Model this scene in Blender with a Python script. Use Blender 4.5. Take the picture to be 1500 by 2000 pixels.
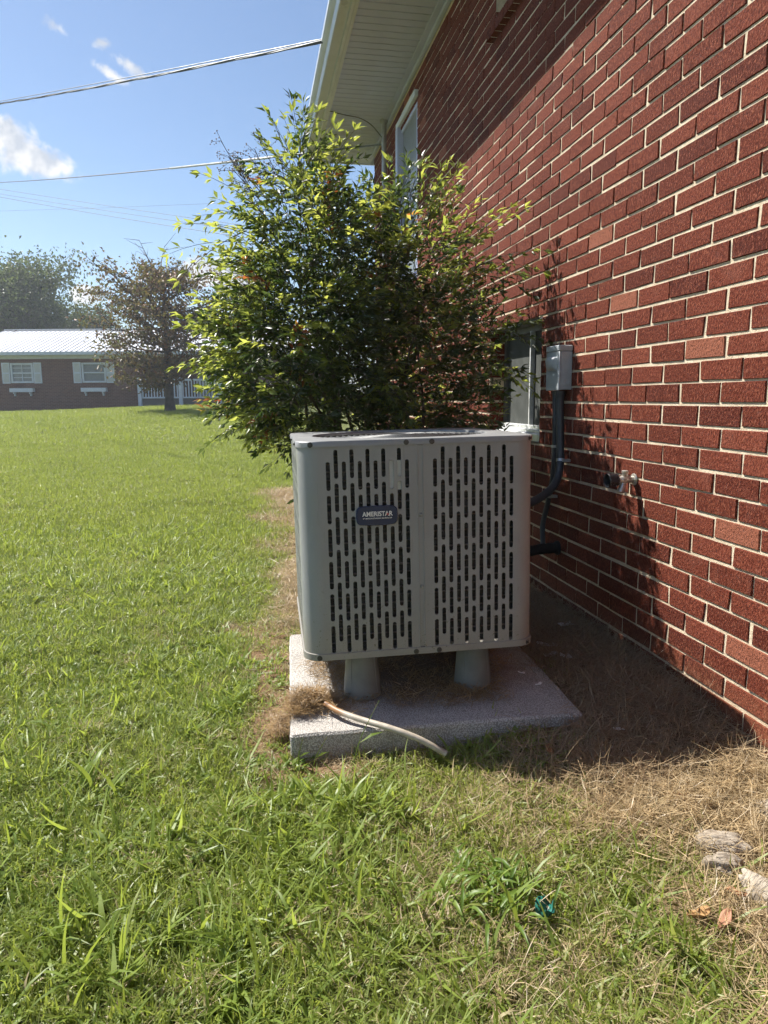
import bpy, math, random
import numpy as np
from mathutils import Vector, Matrix, Euler, noise as mnoise

random.seed(7)
rng = np.random.default_rng(7)
scene = bpy.context.scene
COL = scene.collection
for o in list(bpy.data.objects):
    bpy.data.objects.remove(o)

# ------------------------------------------------------------------ camera
CAM_Z = 1.04
YAW, PITCH, ROLL = 0.17768892, 0.1588911, 0.00674015
FPX = 1387.0
_fw = Vector((math.sin(YAW) * math.cos(PITCH), math.cos(YAW) * math.cos(PITCH), -math.sin(PITCH)))
_r = Vector((math.cos(YAW), -math.sin(YAW), 0))
_d = _fw.cross(_r)
_c, _s = math.cos(ROLL), math.sin(ROLL)
RIGHT = _c * _r + _s * _d
DOWN = -_s * _r + _c * _d
FWD = _fw
CAM = Vector((0, 0, CAM_Z))
cam_data = bpy.data.cameras.new("camera")
cam = bpy.data.objects.new("camera", cam_data)
COL.objects.link(cam)
m = Matrix((RIGHT, -DOWN, -FWD)).transposed().to_4x4()
m.translation = CAM
cam.matrix_world = m
cam_data.sensor_fit = 'VERTICAL'
cam_data.sensor_height = 36.0
cam_data.lens = 36.0 * FPX / 2000.0
cam_data.clip_start = 0.02
cam_data.clip_end = 2000.0
scene.camera = cam


def direction(px, py):
    return (RIGHT * ((px - 750) / FPX) + DOWN * ((py - 1000) / FPX) + FWD)


def project(p):
    q = Vector(p) - CAM
    z = q.dot(FWD)
    if z < 0.05:
        return None
    return (750 + FPX * q.dot(RIGHT) / z, 1000 + FPX * q.dot(DOWN) / z, z)


# ------------------------------------------------------------------ light
SUN_TRAVEL = Vector((0.63, -0.53, -1.0)).normalized()
SUN_EL = math.asin(-SUN_TRAVEL.z)
SUN_AZ = math.atan2(-SUN_TRAVEL.x, -SUN_TRAVEL.y)      # clockwise from +Y
sun_data = bpy.data.lights.new("sun", 'SUN')
sun_data.energy = 4.8
sun_data.angle = math.radians(0.53)
sun_data.color = (1.0, 0.955, 0.88)
sun = bpy.data.objects.new("sun", sun_data)
COL.objects.link(sun)
sun.rotation_euler = SUN_TRAVEL.to_track_quat('-Z', 'Y').to_euler()
sun.location = (-6, 5, 9)

scene.view_settings.view_transform = 'Standard'
scene.view_settings.look = 'None'
scene.view_settings.exposure = 1.0
scene.view_settings.gamma = 1.0
scene.view_settings.use_curve_mapping = False
scene.render.engine = 'CYCLES'
scene.cycles.use_denoising = True
scene.cycles.use_adaptive_sampling = True
scene.cycles.adaptive_threshold = 0.035
scene.cycles.max_bounces = 6
scene.cycles.diffuse_bounces = 3
scene.cycles.glossy_bounces = 2
scene.cycles.transmission_bounces = 4
scene.cycles.transparent_max_bounces = 8

world = bpy.data.worlds.new("World")
scene.world = world
world.use_nodes = True
world.cycles.sampling_method = 'MANUAL'
world.cycles.sample_map_resolution = 256
wn, wl = world.node_tree.nodes, world.node_tree.links
wn.clear()


def build_world():
    out = wn.new('ShaderNodeOutputWorld')
    bg = wn.new('ShaderNodeBackground')
    bg.inputs['Strength'].default_value = 0.075
    sky = wn.new('ShaderNodeTexSky')
    sky.sky_type = 'NISHITA'
    sky.sun_disc = False
    sky.sun_elevation = SUN_EL
    sky.sun_rotation = SUN_AZ
    sky.altitude = 200
    sky.air_density = 1.0
    sky.dust_density = 0.4
    sky.ozone_density = 2.5
    tc = wn.new('ShaderNodeTexCoord')

    def vmath(op, a, b=None):
        n = wn.new('ShaderNodeVectorMath'); n.operation = op
        wl.new(a, n.inputs[0])
        if b is not None:
            n.inputs[1].default_value = b
        return n

    def mth(op, a, b=None, clamp=False):
        n = wn.new('ShaderNodeMath'); n.operation = op; n.use_clamp = clamp
        for i, v in enumerate((a, b)):
            if v is None:
                continue
            if isinstance(v, (int, float)):
                n.inputs[i].default_value = v
            else:
                wl.new(v, n.inputs[i])
        return n.outputs[0]

    dirv = vmath('NORMALIZE', tc.outputs['Generated']).outputs['Vector']
    # cloud puffs: image position, half sizes in degrees, strength, tilt
    puffs = [(55, 300, 3.5, 1.25, 1.0, 0.33), (10, 270, 2.1, 1.35, 1.0, 0.0), (-60, 290, 2.6, 1.7, 1.0, 0.0), (108, 322, 1.6, 0.8, .95, 0.25),
             (405, 532, 2.3, 1.2, 1.15, -0.1), (462, 545, 2.8, 1.0, 1.1, 0.0), (172, 577, 1.4, 0.85, 1.15, 0.0),
             (250, 125, 1.5, 0.55, .58, 0.5), (225, 150, 1.9, 0.4, .56, 0.45), (120, 60, 2.0, 0.5, .5, 0.45), (205, 85, 1.0, .4, .5, -.2),
             (-420, 420, 6.0, 2.0, .9, .1), (1900, 300, 8.0, 2.4, .9, -.1)]
    best = None
    for (px, py, rx, ry, st, tilt) in puffs:
        c = direction(px, py).normalized()
        u = Vector((0, 0, 1)).cross(-c).normalized()
        if u.dot(RIGHT) < 0:
            u = -u
        w = c.cross(u)
        if w.z > 0:
            w = -w
        uu = u * math.cos(tilt) + w * math.sin(tilt)
        ww = -u * math.sin(tilt) + w * math.cos(tilt)
        a = vmath('DOT_PRODUCT', dirv, tuple(uu / math.radians(rx))).outputs['Value']
        b = vmath('DOT_PRODUCT', dirv, tuple(ww / math.radians(ry))).outputs['Value']
        # flat base: the lower half falls off faster
        f = vmath('DOT_PRODUCT', dirv, tuple(c)).outputs['Value']
        front = mth('GREATER_THAN', f, 0.5)
        d = mth('SQRT', mth('ADD', mth('MULTIPLY', a, a), mth('MULTIPLY', b, b)))
        v = mth('MULTIPLY', mth('MULTIPLY', mth('SUBTRACT', 1.35, d), st), front)
        v = mth('MAXIMUM', v, 0.0)
        best = v if best is None else mth('MAXIMUM', best, v)
    n1 = wn.new('ShaderNodeTexNoise')
    n1.inputs['Scale'].default_value = 34.0
    n1.inputs['Detail'].default_value = 6.0
    n1.inputs['Roughness'].default_value = 0.62
    n1.inputs['Distortion'].default_value = 0.25
    wl.new(dirv, n1.inputs['Vector'])
    n2 = wn.new('ShaderNodeTexNoise')
    n2.inputs['Scale'].default_value = 40.0
    n2.inputs['Detail'].default_value = 3.0
    wl.new(dirv, n2.inputs['Vector'])
    s = mth('ADD', best, mth('MULTIPLY', mth('SUBTRACT', n1.outputs['Fac'], 0.5), 1.9))
    s = mth('MULTIPLY', s, mth('GREATER_THAN', best, 0.001))
    mr = wn.new('ShaderNodeMapRange'); mr.interpolation_type = 'SMOOTHSTEP'
    mr.inputs['From Min'].default_value = 0.30
    mr.inputs['From Max'].default_value = 0.92
    wl.new(s, mr.inputs['Value'])
    edge = wn.new('ShaderNodeMapRange')
    edge.inputs['From Min'].default_value = 0.0
    edge.inputs['From Max'].default_value = 0.3
    wl.new(best, edge.inputs['Value'])
    cov = mth('MULTIPLY', mr.outputs['Result'], edge.outputs['Result'])
    ramp = wn.new('ShaderNodeMixRGB')
    ramp.inputs[1].default_value = (4.3, 4.7, 5.4, 1)
    ramp.inputs[2].default_value = (6.9, 6.95, 7.0, 1)
    r2 = wn.new('ShaderNodeMapRange'); r2.inputs['From Min'].default_value = 0.36; r2.inputs['From Max'].default_value = 0.58
    wl.new(n2.outputs['Fac'], r2.inputs['Value'])
    wl.new(r2.outputs['Result'], ramp.inputs[0])
    mix = wn.new('ShaderNodeMixRGB')
    wl.new(cov, mix.inputs[0])
    wl.new(sky.outputs['Color'], mix.inputs[1])
    wl.new(ramp.outputs[0], mix.inputs[2])
    wl.new(mix.outputs[0], bg.inputs['Color'])
    wl.new(bg.outputs[0], out.inputs['Surface'])


build_world()

# ------------------------------------------------------------------ helpers


def tag(o, label=None, cat=None, group=None, kind=None):
    if label: o['label'] = label
    if cat: o['category'] = cat
    if group: o['group'] = group
    if kind: o['kind'] = kind
    return o


def empty(name, loc=(0, 0, 0), parent=None):
    o = bpy.data.objects.new(name, None)
    o.empty_display_size = 0.05
    o.location = loc
    COL.objects.link(o)
    if parent: o.parent = parent
    return o


def link_mesh(name, me, parent=None, loc=None):
    o = bpy.data.objects.new(name, me)
    COL.objects.link(o)
    if parent: o.parent = parent
    if loc is not None: o.location = loc
    return o


class MB:
    """collects polygons; build() links them as one mesh object"""

    def __init__(s):
        s.v, s.f, s.rnd = [], [], []

    def add(s, verts, faces, r=0.5):
        b = len(s.v)
        s.v += [tuple(p) for p in verts]
        s.rnd += [r] * len(verts)
        s.f += [tuple(b + i for i in f) for f in faces]
        return s

    def box(s, x0, x1, y0, y1, z0, z1, r=0.5):
        v = [(x0, y0, z0), (x1, y0, z0), (x1, y1, z0), (x0, y1, z0), (x0, y0, z1), (x1, y0, z1), (x1, y1, z1), (x0, y1, z1)]
        return s.add(v, [(0, 3, 2, 1), (4, 5, 6, 7), (0, 1, 5, 4), (1, 2, 6, 5), (2, 3, 7, 6), (3, 0, 4, 7)], r)

    def bevbox(s, x0, x1, y0, y1, z0, z1, b=0.003, r=0.5):
        """box with chamfered edges"""
        P = []
        for sx in (0, 1):
            for sy in (0, 1):
                for sz in (0, 1):
                    X, Y, Z = (x0, x1)[sx], (y0, y1)[sy], (z0, z1)[sz]
                    dx, dy, dz = (b, -b)[sx], (b, -b)[sy], (b, -b)[sz]
                    P += [(X, Y + dy, Z + dz), (X + dx, Y, Z + dz), (X + dx, Y + dy, Z)]
        i = lambda a, c, d, k: (a * 4 + c * 2 + d) * 3 + k
        F = []
        F += [(i(0,0,0,0), i(0,0,1,0), i(0,1,1,0), i(0,1,0,0)), (i(1,0,0,0), i(1,1,0,0), i(1,1,1,0), i(1,0,1,0))]
        F += [(i(0,0,0,1), i(1,0,0,1), i(1,0,1,1), i(0,0,1,1)), (i(0,1,0,1), i(0,1,1,1), i(1,1,1,1), i(1,1,0,1))]
        F += [(i(0,0,0,2), i(0,1,0,2), i(1,1,0,2), i(1,0,0,2)), (i(0,0,1,2), i(1,0,1,2), i(1,1,1,2), i(0,1,1,2))]
        for a in (0, 1):
            for c in (0, 1):
                F.append((i(a,c,0,0), i(a,c,0,1), i(a,c,1,1), i(a,c,1,0)))
                F.append((i(a,0,c,0), i(a,0,c,2), i(a,1,c,2), i(a,1,c,0)))
                F.append((i(0,a,c,1), i(0,a,c,2), i(1,a,c,2), i(1,a,c,1)))
                for d in (0, 1):
                    F.append((i(a,c,d,0), i(a,c,d,1), i(a,c,d,2)))
        return s.add(P, F, r)

    def tube(s, pts, rad, n=8, caps=True, r=0.5):
        pts = [Vector(p) for p in pts]
        rads = rad if isinstance(rad, (list, tuple)) else [rad] * len(pts)
        V, F = [], []
        prev = None
        for k, p in enumerate(pts):
            t = (pts[min(k + 1, len(pts) - 1)] - pts[max(k - 1, 0)])
            if t.length < 1e-9: t = Vector((0, 0, 1))
            t.normalize()
            if prev is None:
                a = Vector((0, 0, 1)) if abs(t.z) < 0.9 else Vector((1, 0, 0))
                u = t.cross(a).normalized()
            else:
                u = (prev - t * prev.dot(t))
                if u.length < 1e-6: u = t.cross(Vector((0, 1, 0.3)))
                u.normalize()
            prev = u
            w = t.cross(u)
            for j in range(n):
                an = 2 * math.pi * j / n
                V.append(p + (u * math.cos(an) + w * math.sin(an)) * rads[k])
        for k in range(len(pts) - 1):
            for j in range(n):
                F.append((k * n + j, k * n + (j + 1) % n, (k + 1) * n + (j + 1) % n, (k + 1) * n + j))
        if caps:
            F.append(tuple(reversed(range(n))))
            F.append(tuple((len(pts) - 1) * n + j for j in range(n)))
        return s.add(V, F, r)

    def lathe(s, prof, n=24, axis=Vector((0, 0, 1)), org=Vector((0, 0, 0)), r=0.5):
        """prof: list of (radius, height) along axis"""
        axis = Vector(axis).normalized()
        a = Vector((0, 0, 1)) if abs(axis.z) < 0.9 else Vector((1, 0, 0))
        u = axis.cross(a).normalized(); w = axis.cross(u)
        V, F = [], []
        for (rr, h) in prof:
            for j in range(n):
                an = 2 * math.pi * j / n
                V.append(Vector(org) + axis * h + (u * math.cos(an) + w * math.sin(an)) * max(rr, 1e-5))
        for k in range(len(prof) - 1):
            for j in range(n):
                F.append((k * n + j, k * n + (j + 1) % n, (k + 1) * n + (j + 1) % n, (k + 1) * n + j))
        return s.add(V, F, r)

    def build(s, name, mat, parent=None, smooth=False, loc=None, attr=True):
        me = bpy.data.meshes.new(name)
        me.from_pydata(s.v, [], s.f)
        if attr:
            at = me.attributes.new('rnd', 'FLOAT', 'POINT')
            at.data.foreach_set('value', np.array(s.rnd, dtype=np.float32))
        if smooth:
            me.polygons.foreach_set('use_smooth', [True] * len(me.polygons))
        me.update()
        if mat: me.materials.append(mat)
        o = link_mesh(name, me, parent, loc)
        if smooth == 'auto':
            try:
                me.set_sharp_from_angle(angle=math.radians(40))
            except Exception:
                pass
        return o


def np_mesh(name, verts, faces, rnd=None, mat=None, extra=None):
    """faces: (n,3) or (n,4) int array"""
    me = bpy.data.meshes.new(name)
    k = faces.shape[1]
    me.vertices.add(len(verts)); me.vertices.foreach_set('co', np.ascontiguousarray(verts, dtype=np.float32).ravel())
    me.loops.add(faces.size); me.loops.foreach_set('vertex_index', np.ascontiguousarray(faces, dtype=np.int32).ravel())
    me.polygons.add(len(faces))
    me.polygons.foreach_set('loop_start', np.arange(0, faces.size, k, dtype=np.int32))
    me.update(calc_edges=True)
    if rnd is not None:
        at = me.attributes.new('rnd', 'FLOAT', 'POINT'); at.data.foreach_set('value', np.asarray(rnd, dtype=np.float32))
    for nme, arr in (extra or {}).items():
        at = me.attributes.new(nme, 'FLOAT', 'POINT'); at.data.foreach_set('value', np.asarray(arr, dtype=np.float32))
    if mat: me.materials.append(mat)
    return me


# ------------------------------------------------------------------ materials
class NT:
    def __init__(s, name):
        s.mat = bpy.data.materials.new(name)
        s.mat.use_nodes = True
        s.t = s.mat.node_tree
        s.n = s.t.nodes
        s.n.clear()
        s.out = s.n.new('ShaderNodeOutputMaterial')
        s.p = None

    def new(s, typ, **kw):
        n = s.n.new(typ)
        for k, v in kw.items():
            setattr(n, k, v)
        return n

    def set(s, sock, v):
        if isinstance(v, bpy.types.NodeSocket):
            s.t.links.new(v, sock)
        elif v is not None:
            if sock.type == 'RGBA' and len(v) == 3:
                v = (*v, 1)
            sock.default_value = v

    def pos(s, scale=(1, 1, 1)):
        g = s.new('ShaderNodeNewGeometry')
        mp = s.new('ShaderNodeMapping')
        s.set(mp.inputs['Vector'], g.outputs['Position'])
        mp.inputs['Scale'].default_value = scale
        return mp.outputs[0]

    def obj(s, scale=(1, 1, 1)):
        g = s.new('ShaderNodeTexCoord')
        mp = s.new('ShaderNodeMapping')
        s.set(mp.inputs['Vector'], g.outputs['Object'])
        mp.inputs['Scale'].default_value = scale
        return mp.outputs[0]

    def noise(s, vec, scale, detail=4, rough=0.55, dist=0.0):
        n = s.new('ShaderNodeTexNoise')
        s.set(n.inputs['Vector'], vec)
        n.inputs['Scale'].default_value = scale
        n.inputs['Detail'].default_value = detail
        n.inputs['Roughness'].default_value = rough
        n.inputs['Distortion'].default_value = dist
        return n.outputs['Fac']

    def voro(s, vec, scale, feature='F1'):
        n = s.new('ShaderNodeTexVoronoi', feature=feature)
        s.set(n.inputs['Vector'], vec)
        n.inputs['Scale'].default_value = scale
        return n.outputs['Distance']

    def attr(s, name, typ='GEOMETRY'):
        n = s.new('ShaderNodeAttribute', attribute_name=name, attribute_type=typ)
        return n.outputs['Fac']

    def objrand(s):
        return s.new('ShaderNodeObjectInfo').outputs['Random']

    def math(s, op, a, b=None, clamp=False):
        n = s.new('ShaderNodeMath', operation=op, use_clamp=clamp)
        s.set(n.inputs[0], a)
        if b is not None: s.set(n.inputs[1], b)
        return n.outputs[0]

    def rng(s, v, a, b, c=0.0, d=1.0, smooth=True):
        n = s.new('ShaderNodeMapRange')
        if smooth: n.interpolation_type = 'SMOOTHSTEP'
        s.set(n.inputs['Value'], v)
        n.inputs['From Min'].default_value = a; n.inputs['From Max'].default_value = b
        n.inputs['To Min'].default_value = c; n.inputs['To Max'].default_value = d
        return n.outputs['Result']

    def mix(s, fac, a, b, mode='MIX'):
        n = s.new('ShaderNodeMixRGB', blend_type=mode)
        s.set(n.inputs[0], fac); s.set(n.inputs[1], a); s.set(n.inputs[2], b)
        return n.outputs[0]

    def ramp(s, fac, stops):
        n = s.new('ShaderNodeValToRGB')
        e = n.color_ramp.elements
        while len(e) < len(stops): e.new(0.5)
        for i, (p, c) in enumerate(stops):
            e[i].position = p; e[i].color = (*c, 1)
        s.set(n.inputs[0], fac)
        return n.outputs[0]

    def bump(s, h, strength=0.5, dist=0.01):
        n = s.new('ShaderNodeBump')
        n.inputs['Strength'].default_value = strength
        n.inputs['Distance'].default_value = dist
        s.set(n.inputs['Height'], h)
        return n.outputs[0]

    def principled(s, color, rough=0.6, metallic=0.0, normal=None, spec=0.5, **kw):
        p = s.new('ShaderNodeBsdfPrincipled')
        s.set(p.inputs['Base Color'], color)
        s.set(p.inputs['Roughness'], rough)
        s.set(p.inputs['Metallic'], metallic)
        p.inputs['Specular IOR Level'].default_value = spec
        if normal is not None: s.set(p.inputs['Normal'], normal)
        for k, v in kw.items():
            s.set(p.inputs[k], v)
        return p.outputs[0]

    def done(s, shader):
        s.t.links.new(shader, s.out.inputs['Surface'])
        return s.mat


def leaf_shader(n, col, tcol, rough=0.45, trans=0.45, spec=0.4):
    a = n.principled(col, rough, spec=spec)
    tr = n.new('ShaderNodeBsdfTranslucent')
    n.set(tr.inputs['Color'], tcol)
    mx = n.new('ShaderNodeMixShader')
    mx.inputs[0].default_value = trans
    n.t.links.new(a, mx.inputs[1]); n.t.links.new(tr.outputs[0], mx.inputs[2])
    return mx.outputs[0]


def simple(name, color, rough=0.5, metallic=0.0, var=0.12, scale=30, bump=0.0, bdist=0.002, spec=0.5):
    n = NT(name)
    v = n.obj()
    f = n.noise(v, scale, 5)
    dark = tuple(c * (1 - var) for c in color); lite = tuple(min(1, c * (1 + var)) for c in color)
    col = n.mix(n.rng(f, 0.3, 0.7), dark, lite)
    nm = n.bump(n.noise(v, scale * 4, 4), bump, bdist) if bump else None
    r = n.rng(n.noise(v, scale * 0.5, 3), 0.3, 0.7, max(0, rough - 0.08), min(1, rough + 0.1))
    return n.done(n.principled(col, r, metallic, nm, spec))


def mat_brick():
    n = NT('brick_face')
    r = n.attr('rnd')
    v = n.pos()
    base = n.ramp(r, [(0.0, (0.085, 0.016, 0.009)), (0.22, (0.118, 0.024, 0.012)), (0.55, (0.142, 0.030, 0.016)), (0.86, (0.175, 0.042, 0.023)), (0.93, (0.25, 0.080, 0.045)), (1.0, (0.34, 0.135, 0.085))])
    # rough vertically dragged face
    vs = n.pos((1, 1, 0.42))
    f1 = n.noise(vs, 230, 3, 0.7)
    f2 = n.noise(v, 60, 4, 0.6)
    f3 = n.noise(v, 7, 4, 0.6)
    col = n.mix(n.rng(f1, 0.53, 0.64, 0.0, 0.6), base, (0.33, 0.110, 0.062))
    col = n.mix(n.rng(f1, 0.36, 0.48, 0.75, 0.0), col, (0.040, 0.010, 0.007))
    col = n.mix(n.rng(f2, 0.55, 0.8, 0.0, 0.32), col, (0.30, 0.12, 0.085))
    col = n.mix(n.rng(f3, 0.58, 0.78, 0.0, 0.16), col, (0.33, 0.15, 0.11))
    # clay splash low on the wall, a bleached bloom in patches
    g = n.new('ShaderNodeNewGeometry')
    sx = n.new('ShaderNodeSeparateXYZ'); n.set(sx.inputs[0], g.outputs['Position'])
    low = n.rng(n.math('ADD', sx.outputs['Z'], n.math('MULTIPLY', f3, 0.14)), 0.10, 0.34, 0.5, 0.0)
    col = n.mix(n.math('MULTIPLY', low, n.rng(f2, 0.25, 0.7)), col, (0.36, 0.17, 0.085))
    spk = n.rng(n.noise(v, 900, 1), 0.70, 0.8, 0.0, 0.35)
    col = n.mix(spk, col, (0.5, 0.3, 0.22))
    h = n.math('ADD', f1, n.math('MULTIPLY', n.noise(v, 120, 3), 0.6))
    nm = n.bump(h, 1.0, 0.0055)
    return n.done(n.principled(col, 0.85, normal=nm, spec=0.15))


def mat_mortar():
    n = NT('mortar')
    v = n.pos()
    f = n.noise(v, 25, 5); f2 = n.noise(v, 220, 4, 0.7)
    col = n.mix(n.rng(f, 0.3, 0.7), (0.55, 0.45, 0.32), (0.70, 0.59, 0.435))
    col = n.mix(n.rng(f2, 0.60, 0.78, 0, 0.45), col, (0.33, 0.26, 0.18))
    g = n.new('ShaderNodeNewGeometry')
    sx = n.new('ShaderNodeSeparateXYZ'); n.set(sx.inputs[0], g.outputs['Position'])
    low = n.rng(n.math('ADD', sx.outputs['Z'], n.math('MULTIPLY', f, 0.2)), 0.08, 0.40, 0.55, 0.0)
    col = n.mix(low, col, (0.42, 0.25, 0.13))
    nm = n.bump(n.math('ADD', f2, n.noise(v, 70, 4)), 0.8, 0.004)
    return n.done(n.principled(col, 0.92, normal=nm, spec=0.15))


def mat_cabinet():
    n = NT('cabinet_paint')
    v = n.obj()
    f = n.noise(v, 5, 5, 0.6); f2 = n.noise(v, 500, 2)
    vs = n.obj((1, 1, 0.12))
    streak = n.noise(vs, 22, 4, 0.6)
    col = n.mix(n.rng(f, 0.3, 0.7), (0.262, 0.266, 0.268), (0.292, 0.295, 0.296))
    col = n.mix(n.rng(streak, 0.52, 0.75, 0, 0.35), col, (0.345, 0.335, 0.315))
    col = n.mix(n.rng(n.noise(vs, 60, 4, 0.65), 0.60, 0.72, 0, 0.25), col, (0.17, 0.16, 0.14))
    col = n.mix(n.rng(n.noise(v, 160, 3), 0.70, 0.76, 0, 0.5), col, (0.5, 0.48, 0.44))
    sx = n.new('ShaderNodeSeparateXYZ'); n.set(sx.inputs[0], v)
    dust = n.rng(n.math('ADD', sx.outputs['Z'], n.math('MULTIPLY', f, 0.12)), 0.04, 0.26, 0.45, 0.0)
    col = n.mix(dust, col, (0.31, 0.26, 0.19))
    splat = n.math('MULTIPLY', n.rng(n.noise(v, 75, 4, 0.7), 0.62, 0.67), n.rng(sx.outputs['Z'], 0.02, 0.30, 0.8, 0.0))
    col = n.mix(splat, col, (0.13, 0.115, 0.06))
    rough = n.rng(streak, 0.3, 0.7, 0.30, 0.46)
    nm = n.bump(n.math('ADD', n.math('MULTIPLY', f2, 0.12), n.noise(v, 3.2, 2)), 0.25, 0.006)
    return n.done(n.principled(col, rough, normal=nm, spec=0.5))


def mat_concrete():
    n = NT('pad_concrete')
    v = n.obj()
    peb = n.voro(v, 240)
    f = n.noise(v, 6, 6, 0.6); f2 = n.noise(v, 90, 4, 0.7)
    col = n.mix(n.rng(f, 0.3, 0.7), (0.49, 0.455, 0.415), (0.63, 0.59, 0.54))
    col = n.mix(n.rng(peb, 0.34, 0.62, 0, 0.75), col, (0.22, 0.20, 0.175))
    col = n.mix(n.rng(f2, 0.6, 0.75, 0, 0.4), col, (0.62, 0.60, 0.57))
    # damp dirt and rust wash from the unit's condensate
    sx = n.new('ShaderNodeSeparateXYZ'); n.set(sx.inputs[0], v)
    dx = n.math('SUBTRACT', sx.outputs['X'], 0.05)
    dy = n.math('SUBTRACT', sx.outputs['Y'], 0.05)
    rr = n.math('SQRT', n.math('ADD', n.math('MULTIPLY', dx, dx), n.math('MULTIPLY', dy, dy)))
    st = n.rng(n.math('ADD', rr, n.math('MULTIPLY', f, 0.35)), 0.36, 0.62, 0.75, 0.0)
    col = n.mix(st, col, (0.16, 0.105, 0.065))
    side = n.rng(sx.outputs['Z'], 0.0, 0.05, 0.6, 0.0)
    col = n.mix(n.math('MULTIPLY', side, n.rng(f2, 0.35, 0.6)), col, (0.30, 0.19, 0.11))
    nm = n.bump(n.math('ADD', peb, n.math('MULTIPLY', f2, 0.5)), 0.7, 0.003)
    return n.done(n.principled(col, 0.9, normal=nm, spec=0.2))


def mat_ground():
    n = NT('soil_and_thatch')
    v = n.pos()
    dry = n.attr('dry'); bare = n.attr('bare')
    f = n.noise(v, 2.2, 5, 0.6); f2 = n.noise(v, 38, 5, 0.65); f3 = n.noise(v, 160, 4, 0.7)
    fl = n.noise(v, 0.35, 4, 0.6)
    green = n.mix(n.rng(f2, 0.3, 0.7), (0.075, 0.090, 0.028), (0.21, 0.23, 0.075))
    green = n.mix(n.rng(f, 0.45, 0.75, 0, 0.4), green, (0.15, 0.15, 0.05))
    green = n.mix(n.rng(fl, 0.5, 0.72, 0, 0.35), green, (0.16, 0.16, 0.06))
    straw = n.mix(n.rng(f2, 0.3, 0.7), (0.17, 0.115, 0.062), (0.40, 0.30, 0.17))
    straw = n.mix(n.rng(f3, 0.5, 0.75, 0, 0.6), straw, (0.09, 0.055, 0.03))
    clay = n.mix(n.rng(f2, 0.3, 0.7), (0.27, 0.155, 0.09), (0.38, 0.25, 0.155))
    clay = n.mix(n.rng(f3, 0.5, 0.7, 0, 0.5), clay, (0.17, 0.09, 0.05))
    nr = n.new('ShaderNodeNewGeometry')
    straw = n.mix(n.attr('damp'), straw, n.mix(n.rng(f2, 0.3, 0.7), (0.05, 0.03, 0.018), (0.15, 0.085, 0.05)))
    col = n.mix(dry, green, straw)
    col = n.mix(bare, col, clay)
    nm = n.bump(n.math('ADD', f2, f3), 0.9, 0.02)
    return n.done(n.principled(col, 0.95, normal=nm, spec=0.1))


def mat_grass(name, a, b, straw, tr=0.42, straw_bias=0.0):
    n = NT(name)
    r = n.attr('rnd')
    dry = n.math('ADD', n.attr('dry', 'INSTANCER'), n.attr('bdry'))
    tint = n.math('ADD', n.attr('tint', 'INSTANCER'), n.attr('btint'))
    g = n.mix(n.rng(r, 0.0, 0.9, smooth=False), a, b)
    g = n.mix(n.math('MULTIPLY', tint, 0.55), g, (0.37, 0.41, 0.10))
    isdry = n.rng(n.math('ADD', n.math('MULTIPLY', r, 0.62), n.math('ADD', dry, straw_bias)), 0.56, 0.70)
    sc = n.mix(n.rng(n.noise(n.pos(), 30, 2), 0.35, 0.65), straw, tuple(c * 0.62 for c in straw))
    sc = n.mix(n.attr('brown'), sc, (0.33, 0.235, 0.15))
    col = n.mix(isdry, g, sc)
    tcol = n.mix(0.5, col, n.mix(isdry, (0.46, 0.52, 0.06), sc))
    return n.done(leaf_shader(n, col, tcol, 0.42, tr, 0.45))


def mat_nandina():
    n = NT('nandina_leaf')
    r = n.attr('rnd')
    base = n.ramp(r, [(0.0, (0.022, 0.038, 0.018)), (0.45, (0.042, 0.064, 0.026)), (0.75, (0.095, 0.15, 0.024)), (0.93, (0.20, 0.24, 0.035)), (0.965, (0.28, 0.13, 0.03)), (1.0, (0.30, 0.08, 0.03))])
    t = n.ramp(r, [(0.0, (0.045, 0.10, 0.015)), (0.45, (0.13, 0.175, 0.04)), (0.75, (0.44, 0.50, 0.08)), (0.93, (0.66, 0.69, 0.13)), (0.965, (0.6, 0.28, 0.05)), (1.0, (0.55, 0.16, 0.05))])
    f = n.noise(n.pos(), 90, 2)
    base = n.mix(n.rng(f, 0.4, 0.7, 0, 0.25), base, (0.10, 0.14, 0.05))
    return n.done(leaf_shader(n, base, t, 0.33, 0.48, 0.45))


def mat_tree(name, stops, tr=0.3):
    n = NT(name)
    r = n.attr('rnd')
    c = n.ramp(r, stops)
    return n.done(leaf_shader(n, c, n.mix(0.6, c, (0.22, 0.28, 0.07)), 0.5, tr, 0.3))


M = {}
M['brick'] = mat_brick()
M['mortar'] = mat_mortar()
M['cabinet'] = mat_cabinet()
M['concrete'] = mat_concrete()
M['ground'] = mat_ground()
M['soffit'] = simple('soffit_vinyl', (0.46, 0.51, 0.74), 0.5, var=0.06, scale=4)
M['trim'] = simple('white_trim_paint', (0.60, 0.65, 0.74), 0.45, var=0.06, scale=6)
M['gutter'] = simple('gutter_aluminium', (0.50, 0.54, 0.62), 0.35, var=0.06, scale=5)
M['shingle'] = simple('roof_shingle', (0.09, 0.085, 0.08), 0.9, var=0.3, scale=20, bump=0.5)
M['dark_frame'] = simple('weathered_frame', (0.10, 0.105, 0.10), 0.5, var=0.2, scale=20)
M['alu'] = simple('window_aluminium', (0.66, 0.67, 0.67), 0.35, metallic=0.15, var=0.12, scale=40)
M['steel'] = simple('steel_screw', (0.075, 0.07, 0.066), 0.4, metallic=0.6, var=0.2, scale=80)
M['coil'] = simple('coil_fins', (0.055, 0.052, 0.047), 0.55, metallic=0.3, var=0.45, scale=60, bump=0.4)
M['coiltube'] = simple('coil_tube', (0.20, 0.17, 0.14), 0.45, metallic=0.6, var=0.3, scale=50)
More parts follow.
